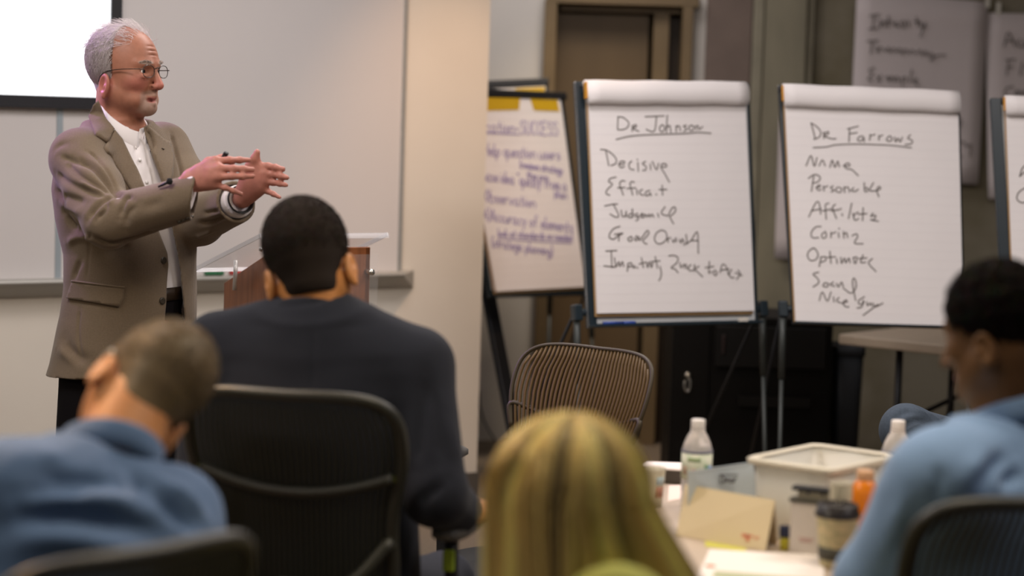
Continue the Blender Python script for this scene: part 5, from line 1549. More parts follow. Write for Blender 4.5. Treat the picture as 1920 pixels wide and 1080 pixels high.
# ------------------------------------------------------------------ the speaker
def speaker():
    D = 5.80; P = Py
    FW = nrm(A3(0.77, -0.64, 0)); RT = A3(FW[1], -FW[0], 0)
    J = {}
    J['pel'] = P(236, 640, D); J['neck'] = P(222, 236, D + 0.01); J['fwd'] = FW; J['lfwd'] = FW
    J['shR'] = P(148, 298, D - 0.15); J['elR'] = P(205, 415, D - 0.30); J['wrR'] = P(352, 341, D - 0.36)
    J['shL'] = P(305, 283, D + 0.15); J['elL'] = P(374, 412, D + 0.02); J['wrL'] = P(452, 374, D - 0.20)
    for s, q in (('L', -1), ('R', 1)):
        J['hip' + s] = J['pel'] + RT * q * 0.10
        fx = J['pel'] + RT * q * 0.13
        J['kn' + s] = A3(fx[0] + (-0.03 if q > 0 else 0.0), fx[1], 0.48) + FW * 0.02; J['an' + s] = A3(fx[0] - 0.04 * (q > 0), fx[1], 0.085) - FW * 0.02
    base = A3(J['pel'][0], J['pel'][1], 0)
    t = thing('person', 'standing speaker in tan tweed jacket, white hair and glasses, gesturing with both hands', 'person', base)
    O = P(235, 131, D)
    yaw = math.radians(25)
    Rh = frame(A3(math.cos(yaw), -math.sin(yaw), -0.03), A3(0.0, 0.0, 1.0))
    s = 1.0
    skin = np.array((0.37, 0.158, 0.100))

    def hands(F):
        q = lambda x, y, d: P(x, y, D + d)
        # right hand: back of the hand to the camera, fingers level to the right
        wr = q(356, 338, -0.36)
        kn = [q(404, 302, -0.375), q(411, 316, -0.392), q(409, 332, -0.395), q(402, 346, -0.385)]
        fi = [[q(430, 300, -0.370), q(449, 300, -0.350), q(467, 300, -0.335)],
              [q(438, 316, -0.395), q(457, 317, -0.385), q(474, 318, -0.372)],
              [q(434, 331, -0.402), q(454, 331, -0.392), q(474, 330, -0.380)],
              [q(422, 352, -0.395), q(438, 358, -0.390), q(453, 364, -0.380)]]
        th = [q(368, 325, -0.345), q(392, 305, -0.325), q(416, 298, -0.310), q(436, 304, -0.300)]
        hand(F, wr, kn, fi, th, rk=0.0108, rf=(0.0092, 0.0083, 0.0074))
        # left hand: palm to the camera, fingers to the right, thumb up
        wl = q(455, 368, -0.205)
        kn = [q(486, 312, -0.245), q(496, 326, -0.250), q(497, 340, -0.248), q(492, 353, -0.240)]
        fi = [[q(503, 311, -0.250), q(517, 314, -0.262), q(531, 317, -0.270)],
              [q(513, 327, -0.255), q(526, 330, -0.268), q(538, 333, -0.276)],
              [q(512, 342, -0.253), q(525, 344, -0.264), q(536, 347, -0.272)],
              [q(503, 359, -0.245), q(513, 364, -0.254), q(524, 370, -0.262)]]
        th = [q(462, 335, -0.215), q(470, 312, -0.235), q(478, 298, -0.250), q(482, 285, -0.255)]
        hand(F, wl, kn, fi, th, rk=0.0108, rf=(0.0091, 0.0082, 0.0074))
        # heel of the left palm
        F.cone(q(462, 352, -0.215), q(484, 340, -0.235), 0.020, 0.016, 0.02)
        F.cone(q(468, 336, -0.225), q(480, 325, -0.238), 0.017, 0.014, 0.02)

    def paint(V, O_, R, s_, sk):
        C = head_paint(V, O_, R, s_, sk, lips=(0.42, 0.16, 0.14), brow=(0.42, 0.33, 0.28), stubble=(0.36, 0.25, 0.20), blush=(0.50, 0.16, 0.13))
        hd = np.linalg.norm(V - P(450, 335, D - 0.3), axis=1) < 0.19
        C[hd] = np.array((0.47, 0.195, 0.15))
        return C
    make_body(t, J, O, Rh, s, skin, 0.011, 0.0023, paint, True, dict(ear_z=-0.044, mouth=0.006, nose=0.0, fat=0.003, ear_y=0.006, ear_w=1.2, aged=True), hands, neck_r=0.060)
    eyes(t, O, Rh, s)
    shoes(t, J, mat('black shoe leather', (0.012, 0.011, 0.010), 0.3))

    # hair: white fringe at the back and sides, wisps on top
    def m_side(p):
        y, z, x = p[:, 1], p[:, 2], np.abs(p[:, 0])
        front = y > 0.012 - 0.25 * np.clip(z - 0.07, 0, 1)
        low = (z < -0.015) & (y > -0.030)
        return ~front & ~low & (z > -0.075) & ~((z > 0.098) & (y > -0.02))
    S1 = grow(O, Rh, s, 9000, m_side, 0.070, 10, lambda q: np.stack([q[:, 0] * 2.0, -0.45 - 0 * q[:, 0], -0.9 - 0 * q[:, 0]], 1), 0.05, 0.12, 0.008, 11)
    S2 = grow(O, Rh, s, 620, lambda p: (p[:, 2] > 0.055) & (p[:, 1] < 0.055), 0.055, 7, lambda q: np.stack([0.5 + q[:, 0] * 4, -0.6 + 0 * q[:, 0], 0.25 + 0 * q[:, 0]], 1), 0.42, 0.35, 0.004, 12)
    cap = hair_cap(O, Rh, s, 0.007, face=((0, 0.078, 0.030), (0.14, 0.088, 0.16)), nape=-0.070, vox=0.0032)
    g = np.random.default_rng(5)
    base_c = np.array((0.56, 0.50, 0.50))
    V1, F1, C1 = strands_mesh(S1, 0.00055, 0.5, base_c * (1 + 0.22 * g.uniform(-1, 1, (len(S1), 1))))
    V2, F2, C2 = strands_mesh(S2, 0.00040, 0.5, base_c * 1.15 * (1 + 0.15 * g.uniform(-1, 1, (len(S2), 1))))
    V, F = joinVF(cap, (V1, F1), (V2, F2)); C = np.vstack([np.tile(base_c * 0.8, (len(cap[0]), 1)), C1, C2])
    obj('hair', (V, F), mat('hair', (1, 1, 1), 0.5, attr=True, spec=0.4), t, colors=C)
    # sideburn and brows
    eb = MB()
    for x in (-1, 1):
        for i in range(90):
            u = i / 89; a = np.array((x * (0.014 + 0.034 * u), 0.0985 - 0.016 * u * u, 0.018 + 0.006 * math.sin(u * 3)))
            a = a + rng.normal(size=3) * 0.0016 - np.array((0, 0.003, 0)); b = a + np.array((x * 0.006, 0.003, 0.002))
            eb.tube([O + Rh @ a, O + Rh @ b], [0.0005, 0.0003], 3)
    obj('eyebrows', eb.vf(), mat('grey brow hair', (0.40, 0.33, 0.29), 0.7), t)

    # glasses
    gl = obj('eyeglasses', MB().tube(catmull([O + Rh @ np.array(p) for p in ((-0.011, 0.1025, 0.004), (0, 0.107, 0.008), (0.011, 0.1025, 0.004))], 6), 0.0013, 8).vf(), mat('dark wire frame', (0.06, 0.05, 0.045), 0.3, 0.7), t)
    mbr = MB(); mbl = MB(); mbt = MB()
    for x in (-1, 1):
        ring = []
        for a in np.linspace(0, 2 * math.pi, 36, endpoint=False):
            lx_, lz_ = 0.0235 * math.copysign(abs(math.cos(a)) ** 0.85, math.cos(a)), 0.0165 * math.copysign(abs(math.sin(a)) ** 0.85, math.sin(a))
            ring.append(O + Rh @ np.array((x * 0.0345 + lx_, 0.1020 - 0.10 * abs(abs(x * 0.0345 + lx_) - 0.012), -0.003 + lz_)))
        mbr.tube(ring, 0.0011, 6, closed=True)
        c = np.mean(ring, 0); k = len(mbl.V)
        mbl.add(ring + [c], [[i, (i + 1) % 36, 36] for i in range(36)])
        hp = [(x * 0.058, 0.0974, 0.002), (x * 0.072, 0.090, 0.002), (x * 0.079, 0.040, 0.000), (x * 0.0815, 0.0, -0.006), (x * 0.083, -0.020, -0.018), (x * 0.080, -0.030, -0.034)]
        mbt.tube(catmull([O + Rh @ np.array(p) for p in hp], 5), 0.0013, 6)
    obj('rim', mbr.vf(), mat('dark wire frame', (0, 0, 0)), gl)
    obj('lens', mbl.vf(), mat('spectacle lens', (0.97, 0.97, 0.97), 0.02, trans=1.0, ior=1.04), gl)
    obj('temple', mbt.vf(), mat('dark wire frame', (0, 0, 0)), gl)

    # shirt
    R = torso_R(J); L = np.linalg.norm(J['neck'] - J['pel'])
    lo, hi = bounds([J[k] for k in ('pel', 'neck', 'shL', 'shR', 'elL', 'elR', 'wrL', 'wrR')], 0.23)
    zl = -0.08
    prof = [(-0.10, .165, .118, 0), (0.0, .168, .118, 0), (.08, .168, .118, .010), (.16, .168, .117, .018), (.25, .168, .118, .020), (.33, .174, .122, .012), (.42, .182, .124, .005), (.48, .180, .110, 0), (.53, .158, .092, 0), (.565, .105, .078, 0), (.60, .068, .066, 0)]
    F = Field(lo, hi, 0.006)
    F.loft(J['pel'], R, [(z * L / .6, w, d_, -sh_ * .64, sh_ * .77) for z, w, d_, sh_ in prof], 0.0)
    for q in 'LR':
        F.cone(J['sh' + q], J['el' + q], 0.055, 0.048, 0.03)
        we = P(361, 358, D - 0.356) if q == 'R' else J['wrL']
        dv = nrm(we - J['el' + q]); F.cone(J['el' + q], we + dv * 0.03, 0.048, 0.042, 0.02)
        F.cut(we + dv * (0.004 if q == 'R' else -0.012), nrm(CR * 0.97 - CU * 0.2) if q == 'R' else dv, 0.09)
    F.pixcut([(240, 228), (262, 226), (259, 250), (255.5, 288), (250, 262)], D - 0.4, D - 0.02, lo, hi, 0.003)
    V, Fc = F.mesh(1)
    V = wobble(V, Fc, 0.003, 38, 4, (1, 1, 0.35))
    bv = bvh_of(V, Fc)
    z3 = lambda *a: [(80 + x / 3.6, 180 + y / 3.6) for x, y in a]
    V = folds(V, Fc, [(z3((615, 200), (630, 400), (680, 640)), 0.004, -0.004), (z3((650, 420), (700, 600)), 0.006, -0.003), (z3((690, 330), (740, 560)), 0.006, -0.003), (z3((720, 450), (730, 620)), 0.005, 0.003)], bv)
    M_SHIRT = mat('white shirt cotton', (0.80, 0.76, 0.76), 0.8, bump=0.1, bscale=800)
    sh = obj('shirt', (V, Fc), M_SHIRT, t)
    cb = P(233, 248, D + 0.0)
    Rc = frame(Rh[:, 1] * 0.5 + FW * 0.5 + A3(0, 0, -0.0), nrm(A3(0.10, -0.02, 1)))
    obj('shirt_collar', collar(cb + A3(-0.006, 0, 0.006), Rc, 0.062, 0.067, 0.042, 0.042, 0.020, 0.17, point=0.046, tilt=0.042, thick=0.003), M_SHIRT, sh)
    bt = MB()
    for (x, y) in ((255, 277), (262, 300), (275, 342)):
        h, n = hitpx(bv, x, y)
        if h is not None: bt.lathe([(0.0052, 0), (0.0052, 0.0018)], h, 12, frame(A3(0, 0, 1) if abs(n[2]) < .9 else FW, n))
    obj('shirt_buttons', bt.vf(), mat('shirt button', (0.75, 0.72, 0.70), 0.3), sh)

    # trousers and belt
    lo2, hi2 = bounds([J[k] for k in J if k[:2] in ('hi', 'kn', 'an')] + [J['pel'] + A3(0, 0, 0.12)], 0.2); lo2[2] = 0.03
    F = Field(lo2, hi2, 0.010)
    F.loft(J['pel'], R, [(-0.12, .160, .125, 0, 0), (-0.02, .168, .122, 0, 0), (.06, .166, .122, -.004, 0.005), (.145, .168, .120, -.010, 0.013)], 0.0)
    for q in 'LR':
        F.cone(J['hip' + q] - A3(0, 0, 0.05), J['kn' + q], 0.098, 0.075, 0.03); F.cone(J['kn' + q], J['an' + q] - A3(0, 0, 0.02), 0.075, 0.066, 0.02)
        F.cut(J['an' + q] - A3(0, 0, 0.045), A3(0, 0, -1), 0.12)
    tr = obj('trousers', F.mesh(1), mat('black trouser wool', (0.008, 0.007, 0.008), 0.95, spec=0.08), t)
    G = []
    for a in np.linspace(0, 2 * math.pi, 40):
        G.append([J['pel'] + R @ np.array([.172 * math.sin(a) - .010, .124 * math.cos(a) + .013, z]) for z in (0.112, 0.147)])
    obj('belt', MB().sheet(np.array(G)[::-1], 0.004).vf(), mat('dark brown leather', (0.030, 0.018, 0.010), 0.4), tr)

    # jacket
    jp = [(-0.084, .213, .160, -.015), (-0.05, .208, .156, -.008), (0.0, .203, .152, .0), (.08, .195, .145, .012), (.16, .190, .139, .019), (.25, .191, .139, .021), (.35, .199, .146, .012), (.43, .200, .142, .005), (.49, .190, .126, 0), (.535, .163, .107, 0), (.57, .115, .094, 0), (.60, .085, .084, 0)]
    hem = J['pel'] + R[:, 2] * (-0.084 * L / .6)
    lo, hi = bounds([J[k] for k in ('pel', 'neck', 'shL', 'shR', 'elL', 'elR', 'wrL', 'wrR')] + [hem], 0.27)
    F = Field(lo, hi, 0.0040)
    F.loft(J['pel'], R, [(z * L / .6, w, d_, -sh_ * .64, sh_ * .77) for z, w, d_, sh_ in jp], 0.0, p=2.4)
    for q in 'LR':
        bs = J['neck'] - R[:, 2] * 0.045 + R[:, 0] * (0.07 if q == 'R' else -0.07)
        F.cone(bs, J['sh' + q] + R[:, 2] * 0.004, 0.062, 0.064, 0.045)
        F.cone(J['sh' + q], J['sh' + q] * .5 + J['el' + q] * .5, 0.077, 0.076, 0.03)
        F.cone(J['sh' + q] * .5 + J['el' + q] * .5, J['el' + q], 0.076, 0.067, 0.02)
        ce = P(366, 367, D - 0.352) if q == 'R' else J['wrL'] - nrm(J['wrL'] - J['elL']) * 0.030
        dv = nrm(ce - J['el' + q])
        F.cone(J['el' + q], ce + dv * 0.03, 0.066, 0.055, 0.025)
        cn = nrm(CR * 0.97 - CU * 0.16) if q == 'R' else dv
        F.cut(ce, cn, 0.085)
        F.cone(ce - dv * 0.05, ce + dv * 0.04, 0.0475, 0.0485, 0, 'sub')
    # neck hole and front opening
    F.cone(J['neck'] - R[:, 2] * 0.02 + FW * 0.005, J['neck'] + R[:, 2] * 0.08 + FW * 0.015, 0.070, 0.085, 0.008, 'sub')
    op = [(176, 186), (180, 196), (199, 227), (227, 263), (252, 313), (274, 363), (288, 400), (298, 433), (314, 474), (316.5, 498), (313, 536), (308, 605), (303, 730), (352, 730), (347, 605), (342, 548), (338, 510), (333, 477), (323, 428), (314, 385), (304, 344), (288, 299), (272, 255), (268, 232), (262, 205), (230, 190)]
    F.pixcut(op, D - 0.32, D + 0.12, lo, hi, 0.004, front=(J['pel'] + FW * 0.03, R[:, 1]))
    V, Fc = F.mesh(1)
    bv = bvh_of(V, Fc)
    z4 = lambda *a: [(80 + x / 3.373, 400 + y / 3.375) for x, y in a]
    fl = [(z3((210, 420), (330, 470), (420, 560), (500, 655), (525, 690)), 0.010, -0.012), (z3((150, 440), (230, 520), (330, 590), (470, 660)), 0.008, -0.007), (z3((90, 520), (180, 590), (330, 655), (450, 668)), 0.009, -0.006),
          (z3((300, 840), (350, 760), (430, 690), (500, 668)), 0.008, -0.009), (z3((360, 840), (420, 770), (450, 705)), 0.006, -0.009), (z3((400, 800), (440, 740), (470, 690)), 0.006, 0.006), (z3((520, 830), (540, 730), (570, 680), (610, 700)), 0.007, -0.008),
          (z3((250, 460), (190, 430), (110, 405)), 0.008, -0.006), (z3((560, 900), (575, 800), (650, 720)), 0.009, -0.005), (z3((150, 790), (200, 870), (250, 900)), 0.010, -0.014), (z3((330, 950), (450, 995), (600, 965), (760, 910)), 0.008, -0.008),
          (z3((60, 380), (120, 330), (200, 320)), 0.010, -0.004), (z3((70, 620), (150, 680), (300, 720)), 0.010, -0.005), (z3((100, 700), (200, 760), (280, 800)), 0.012, 0.006), (z3((240, 560), (340, 620), (430, 650)), 0.008, 0.006),
          (z3((510, 640), (470, 560), (420, 480), (350, 400), (300, 370)), 0.005, -0.005), (z3((870, 250), (900, 360), (930, 480), (940, 550)), 0.006, -0.007), (z3((620, 760), (720, 740), (860, 690)), 0.014, -0.004),
          (z4((300, 130), (290, 260), (280, 400)), 0.004, -0.003), (z4((190, 430), (220, 340), (250, 290)), 0.008, -0.006), (z4((140, 800), (200, 900), (330, 950)), 0.016, -0.008), (z4((90, 850), (160, 900), (240, 960)), 0.014, 0.006),
          (z4((150, 190), (230, 150), (330, 170)), 0.010, 0.006), (z4((560, 170), (480, 230), (360, 260)), 0.014, -0.006), (z4((235, 610), (225, 760), (240, 900)), 0.005, -0.003),
          ([(372, 420), (400, 415), (440, 395)], 0.008, -0.008), ([(380, 400), (415, 395)], 0.006, -0.005), ([(366, 445), (400, 432)], 0.007, 0.005)]
    V = folds(V, Fc, [(a_, w_, h_ * 1.45) for a_, w_, h_ in fl], bv)
    V = wobble(V, Fc, 0.0022, 26, 9)
    bv = bvh_of(V, Fc)
    # tweed: fine woven check of brown and grey threads
    mj = mat('tan tweed', (0.182, 0.133, 0.087), 0.92, noise=0.16, nscale=420, bump=0.35, bscale=600, sheen=0.15)
    nt = mj.node_tree
    if 'weave' not in nt.nodes:
        b = nt.nodes['Principled BSDF']; old = b.inputs['Base Color'].links[0].from_socket
        tc = nt.nodes['Texture Coordinate']
        facs = []
        for ax_, sc_ in (('Z', 105.0), ('X', 95.0)):
            w = nt.nodes.new('ShaderNodeTexWave'); w.bands_direction = ax_; w.inputs['Scale'].default_value = sc_; w.inputs['Distortion'].default_value = 1.5; w.inputs['Detail'].default_value = 2.0
            nt.links.new(tc.outputs['Object'], w.inputs['Vector']); facs.append(w.outputs['Fac'])
        w.name = 'weave'
        mm = nt.nodes.new('ShaderNodeMath'); mm.operation = 'MULTIPLY'; nt.links.new(facs[0], mm.inputs[0]); nt.links.new(facs[1], mm.inputs[1])
        mx = nt.nodes.new('ShaderNodeMix'); mx.data_type = 'RGBA'; mx.blend_type = 'MULTIPLY'; mx.inputs[7].default_value = (0.66, 0.68, 0.70, 1)
        nt.links.new(mm.outputs[0], mx.inputs[0]); nt.links.new(old, mx.inputs[6]); nt.links.new(mx.outputs[2], b.inputs['Base Color'])
    jk = obj('jacket', (V, Fc), mj, t)
    near = [(199, 269), (193.5, 277), (204, 297), (213, 313), (236, 344), (255, 374), (266, 384), (279, 378), (274, 363), (252, 313), (227, 263), (213, 246)]
    obj('lapel', patch(near, bv, 0.002, 0.006, 4), mj, jk)
    obj('lapel', patch([(274, 238), (286, 246), (303, 262), (316, 268), (323, 292), (321, 330), (312, 352), (306, 346), (288, 299), (272, 255)], bv, 0.002, 0.006, 4), mj, jk)
    obj('jacket_collar', patch([(183, 193), (174, 203), (168, 224), (178, 255), (199, 269), (213, 246), (199, 227)], bv, 0.003, 0.007, 4), mj, jk)
    obj('pocket_flap', patch(z4((195, 430), (350, 448), (512, 472), (508, 540), (484, 590), (470, 590), (300, 560), (160, 538)), bv, 0.001, 0.006, 5), mj, jk)
    obj('pocket_welt', patch(z4((195, 422), (515, 464), (514, 474), (194, 432)), bv, 0.001, 0.0075, 4), mj, jk)
    for x, y in ((306.5, 488), (304, 564)):
        h, n = hitpx(bv, x, y)
        if h is not None: obj('button', MB().lathe([(0.0095, -0.002), (0.0098, 0.003), (0.0078, 0.0045), (0.004, 0.0035)], h, 18, frame(A3(0, 0, 1), n)).vf(), mat('dark horn button', (0.045, 0.036, 0.026), 0.3), jk)
    for x, y in ((336, 416), (344, 413), (352, 409.5), (359, 406)):
        h, n = hitpx(bv, x, y)
        if h is not None: obj('button', MB().lathe([(0.006, -0.002), (0.0062, 0.002), (0.0045, 0.003)], h, 14, frame(A3(0, 0, 1), n)).vf(), mat('dark horn button', (0, 0, 0)), jk)
    obj('buttonhole', patch([(299, 280), (304, 282), (303.5, 283.4), (298.6, 281.6)], bv, 0.006, 0.004, 3, 2), mat('dark thread', (0.05, 0.035, 0.025), 0.8), jk)
    # watch on the far wrist
    dv = nrm(J['wrL'] - J['elL']); wc = J['wrL'] - dv * 0.004
    u = nrm(np.cross(dv, A3(0, 0, 1))); w = np.cross(dv, u)
    ring = [wc + 0.0345 * (math.cos(a) * u + math.sin(a) * w) for a in np.linspace(0, 2 * math.pi, 28, endpoint=False)]
    wt = obj('watch', MB().tube(ring, 0.0075, 8, closed=True, flat=0.35).vf(), mat('black watch strap', (0.012, 0.012, 0.012), 0.4), t)
    # lapel microphone clipped to the jacket edge
    h, n = hitpx(bv, 314, 346)
    hm = P(318, 340, np.dot(h - CAM, CF) - 0.015) if h is not None else P(318, 340, 5.6)
    mic = thing('lapel_microphone', 'small black clip microphone on the edge of the tan jacket', 'microphone', hm)
    obj('windscreen', MB().lathe([(0.0005, -0.0085), (0.006, -0.007), (0.0085, 0), (0.006, 0.007), (0.0005, 0.0085)], hm, 16).vf(), mat('black foam', (0.010, 0.010, 0.010), 0.95), mic)
    obj('clip', MB().tube([hm, P(306, 346, np.dot(hm - CAM, CF) + 0.006), P(297, 350, np.dot(hm - CAM, CF) + 0.012)], [0.004, 0.0035, 0.0025], 8).vf(), M_BLACKP, mic)
    # clicker held behind the fingers
    c0, c1 = P(412, 312, D - 0.328), P(424, 287, D - 0.338)
    ck = thing('presentation_clicker', 'black presentation clicker sticking up behind the speaker\'s right hand', 'remote', (c0 + c1) / 2)
    ax_ = nrm(c1 - c0)
    obj('case', MB().box((c0 + c1) / 2, (0.013, 0.016, np.linalg.norm(c1 - c0) + 0.006), frame(A3(0, 1, 0), ax_)).vf(), M_BLACKP, ck, smooth=False, bevel=0.004)
    obj('button', MB().box((c0 * .3 + c1 * .7) - CF * 0.0085, (0.007, 0.003, 0.007), frame(A3(0, 1, 0), ax_)).vf(), mat('dark grey rubber', (0.03, 0.03, 0.03), 0.6), ck, smooth=False, bevel=0.001)
speaker()

# ------------------------------------------------------------------ shared: a seated person from the waist up in detail
def simple_trousers(t, J, m, off=0.012):
    lo, hi = bounds([J[k] for k in J if k[:2] in ('hi', 'kn', 'an')] + [J['pel']], 0.22); lo[2] = 0.03
    F = Field(lo, hi, 0.012); lower(F, J, off)
    for q in 'LR': F.cut(J['an' + q] + A3(0, 0, 0.01), A3(0, 0, -1), 0.12)
    return obj('trousers', F.mesh(1), m, t)

# ------------------------------------------------------------------ man in the dark navy suit, from behind
def suit_man():
    fw = nrm(A3(0.24, 0.97, 0))
    J = seat({}, A3(-0.375, 4.44, 0.555), fw)
    J['neck'] = P(590, 592, 4.43)
    J['fwd'] = fw
    J['shL'] = P(412, 652, 4.49); J['shR'] = P(782, 684, 4.40)
    J['elL'] = P(385, 915, 4.42); J['elR'] = P(815, 925, 4.31)
    J['wrR'] = P(866, 966, 4.43); J['wrL'] = J['elL'] + fw * 0.24 + A3(0.05, 0, -0.06)
    t = thing('person', 'man with short black hair in a dark navy suit, seen from behind', 'person', A3(J['pel'][0], J['pel'][1], 0))
    up = nrm(CU * 0.975 - CR * 0.205 + CF * 0.26); R = frame(A3(-0.03, 1, 0), up); s = 1.07
    em = P(582, 519, 4.44); O = em - R @ (np.array((0, -0.015, -0.042)) * s)
    def hnd(F):
        for q, sd in (('L', 1), ('R', -1)):
            dv = nrm(J['wr' + q] - J['el' + q])
            rest_hand(F, J['wr' + q] + dv * 0.005, nrm(A3(0.25, 0.95, 0.06)) if q == 'R' else nrm(dv + A3(0, 0, 0.10)), A3(0, 0, -1), sd, 0.55)
    make_body(t, J, O, R, s, np.array((0.54, 0.230, 0.075)), 0.011, 0.0036, None, True, dict(ear_z=-0.042, fat=0.002), hnd, wide=1.12, neck_r=0.059)
    eyes(t, O, R, s)
    cap = hair_cap(O, R, s, 0.006, nape=-0.088, vox=0.0038)
    S = grow(O, R, s, 7000, lambda p: (p[:, 1] < 0.055) & (p[:, 2] > -0.08) & ~((np.abs(p[:, 0]) > 0.055) & (p[:, 2] < -0.005) & (p[:, 1] > -0.035)), 0.012, 3, hair_flow((0, 0.2, -0.8)), 0.7, 0.5, 0.004, 21)
    hair_obj(t, cap, S, 0.0008, np.array((0.030, 0.022, 0.018)), 0.5, m=M_DHAIR)
    M_SUIT = mat('dark navy suit wool', (0.0155, 0.0175, 0.0265), 0.9, noise=0.08, nscale=300, bump=0.1, bscale=700, sheen=0.06, spec=0.25)
    simple_trousers(t, J, M_SUIT)
    shoes(t, J, mat('black shoe leather', (0, 0, 0)))
    Rt = torso_R(J); L = np.linalg.norm(J['neck'] - J['pel'])
    # shirt collar line and jacket
    lo, hi = bounds([J[k] for k in ('pel', 'neck', 'shL', 'shR', 'elL', 'elR', 'wrL', 'wrR')], 0.22)
    F = Field(lo, hi, 0.0065)
    k = L / .6
    jp = [(-0.06, .20, .165), (0.0, .205, .165), (.10, .205, .16), (.20, .203, .150), (.30, .208, .148), (.38, .215, .148), (.45, .222, .138), (.50, .212, .118), (.535, .185, .104), (.565, .128, .092), (.59, .088, .082)]
    F.loft(J['pel'], Rt, [(z * k, w * 1.02, d_, 0, -0.01) for z, w, d_ in jp], 0.02)
    for q in 'LR':
        sg = 1 if q == 'R' else -1
        bs = J['neck'] - Rt[:, 2] * 0.050 + Rt[:, 0] * sg * 0.06
        F.cone(bs, J['sh' + q], 0.066, 0.066, 0.06)
        F.cone(J['sh' + q], J['el' + q], 0.076, 0.066, 0.03); F.cone(J['el' + q], J['wr' + q], 0.066, 0.050, 0.02)
        dv = nrm(J['wr' + q] - J['el' + q]); F.cut(J['wr' + q] - dv * 0.012, dv, 0.08)
    F.cone(J['neck'] - Rt[:, 2] * 0.010, J['neck'] - Rt[:, 2] * 0.07, 0.074, 0.100, 0.05)
    for sg in (-1, 1): F.cone(J['neck'] - Rt[:, 2] * 0.022 + Rt[:, 0] * sg * 0.030, (J['shR'] if sg > 0 else J['shL']) * 0.6 + J['neck'] * 0.4 - Rt[:, 2] * 0.004, 0.060, 0.062, 0.05)
    F.cone(J['neck'] + Rt[:, 2] * 0.03, J['neck'] + Rt[:, 2] * 0.10, 0.062, 0.070, 0.01, 'sub')
    V, Fc = F.mesh(2)
    V = wobble(V, Fc, 0.003, 18, 31)
    V = folds(V, Fc, [([(835, 760), (850, 830), (865, 900)], 0.02, 0.006), ([(800, 700), (790, 790), (782, 880)], 0.012, -0.008), ([(590, 600), (588, 680), (584, 740)], 0.006, -0.002), ([(840, 900), (800, 930), (780, 960)], 0.012, -0.010), ([(810, 720), (822, 800), (830, 870)], 0.010, -0.004)])
    jk = obj('jacket', (V, Fc), M_SUIT, t)
    nc = J['neck'] + A3(-0.004, 0.010, -0.046)
    Rc = frame(fw, nrm(O - R[:, 1] * 0.02 - J['neck']) * 0.5 + A3(0, 0, 0.5))
    obj('jacket_collar', collar(nc - A3(0.0, 0, 0.0), Rc, 0.0765, 0.0775, 0.050, 0.058, 0.014, 0.85, point=0.03, tilt=0.03), M_SUIT, jk)
    obj('shirt_collar', collar(nc, Rc, 0.0720, 0.0725, 0.056, 0.020, 0.005, 0.25, point=0.01, tilt=0.022), mat('pale shirt collar', (0.62, 0.55, 0.45), 0.8), t)
suit_man()

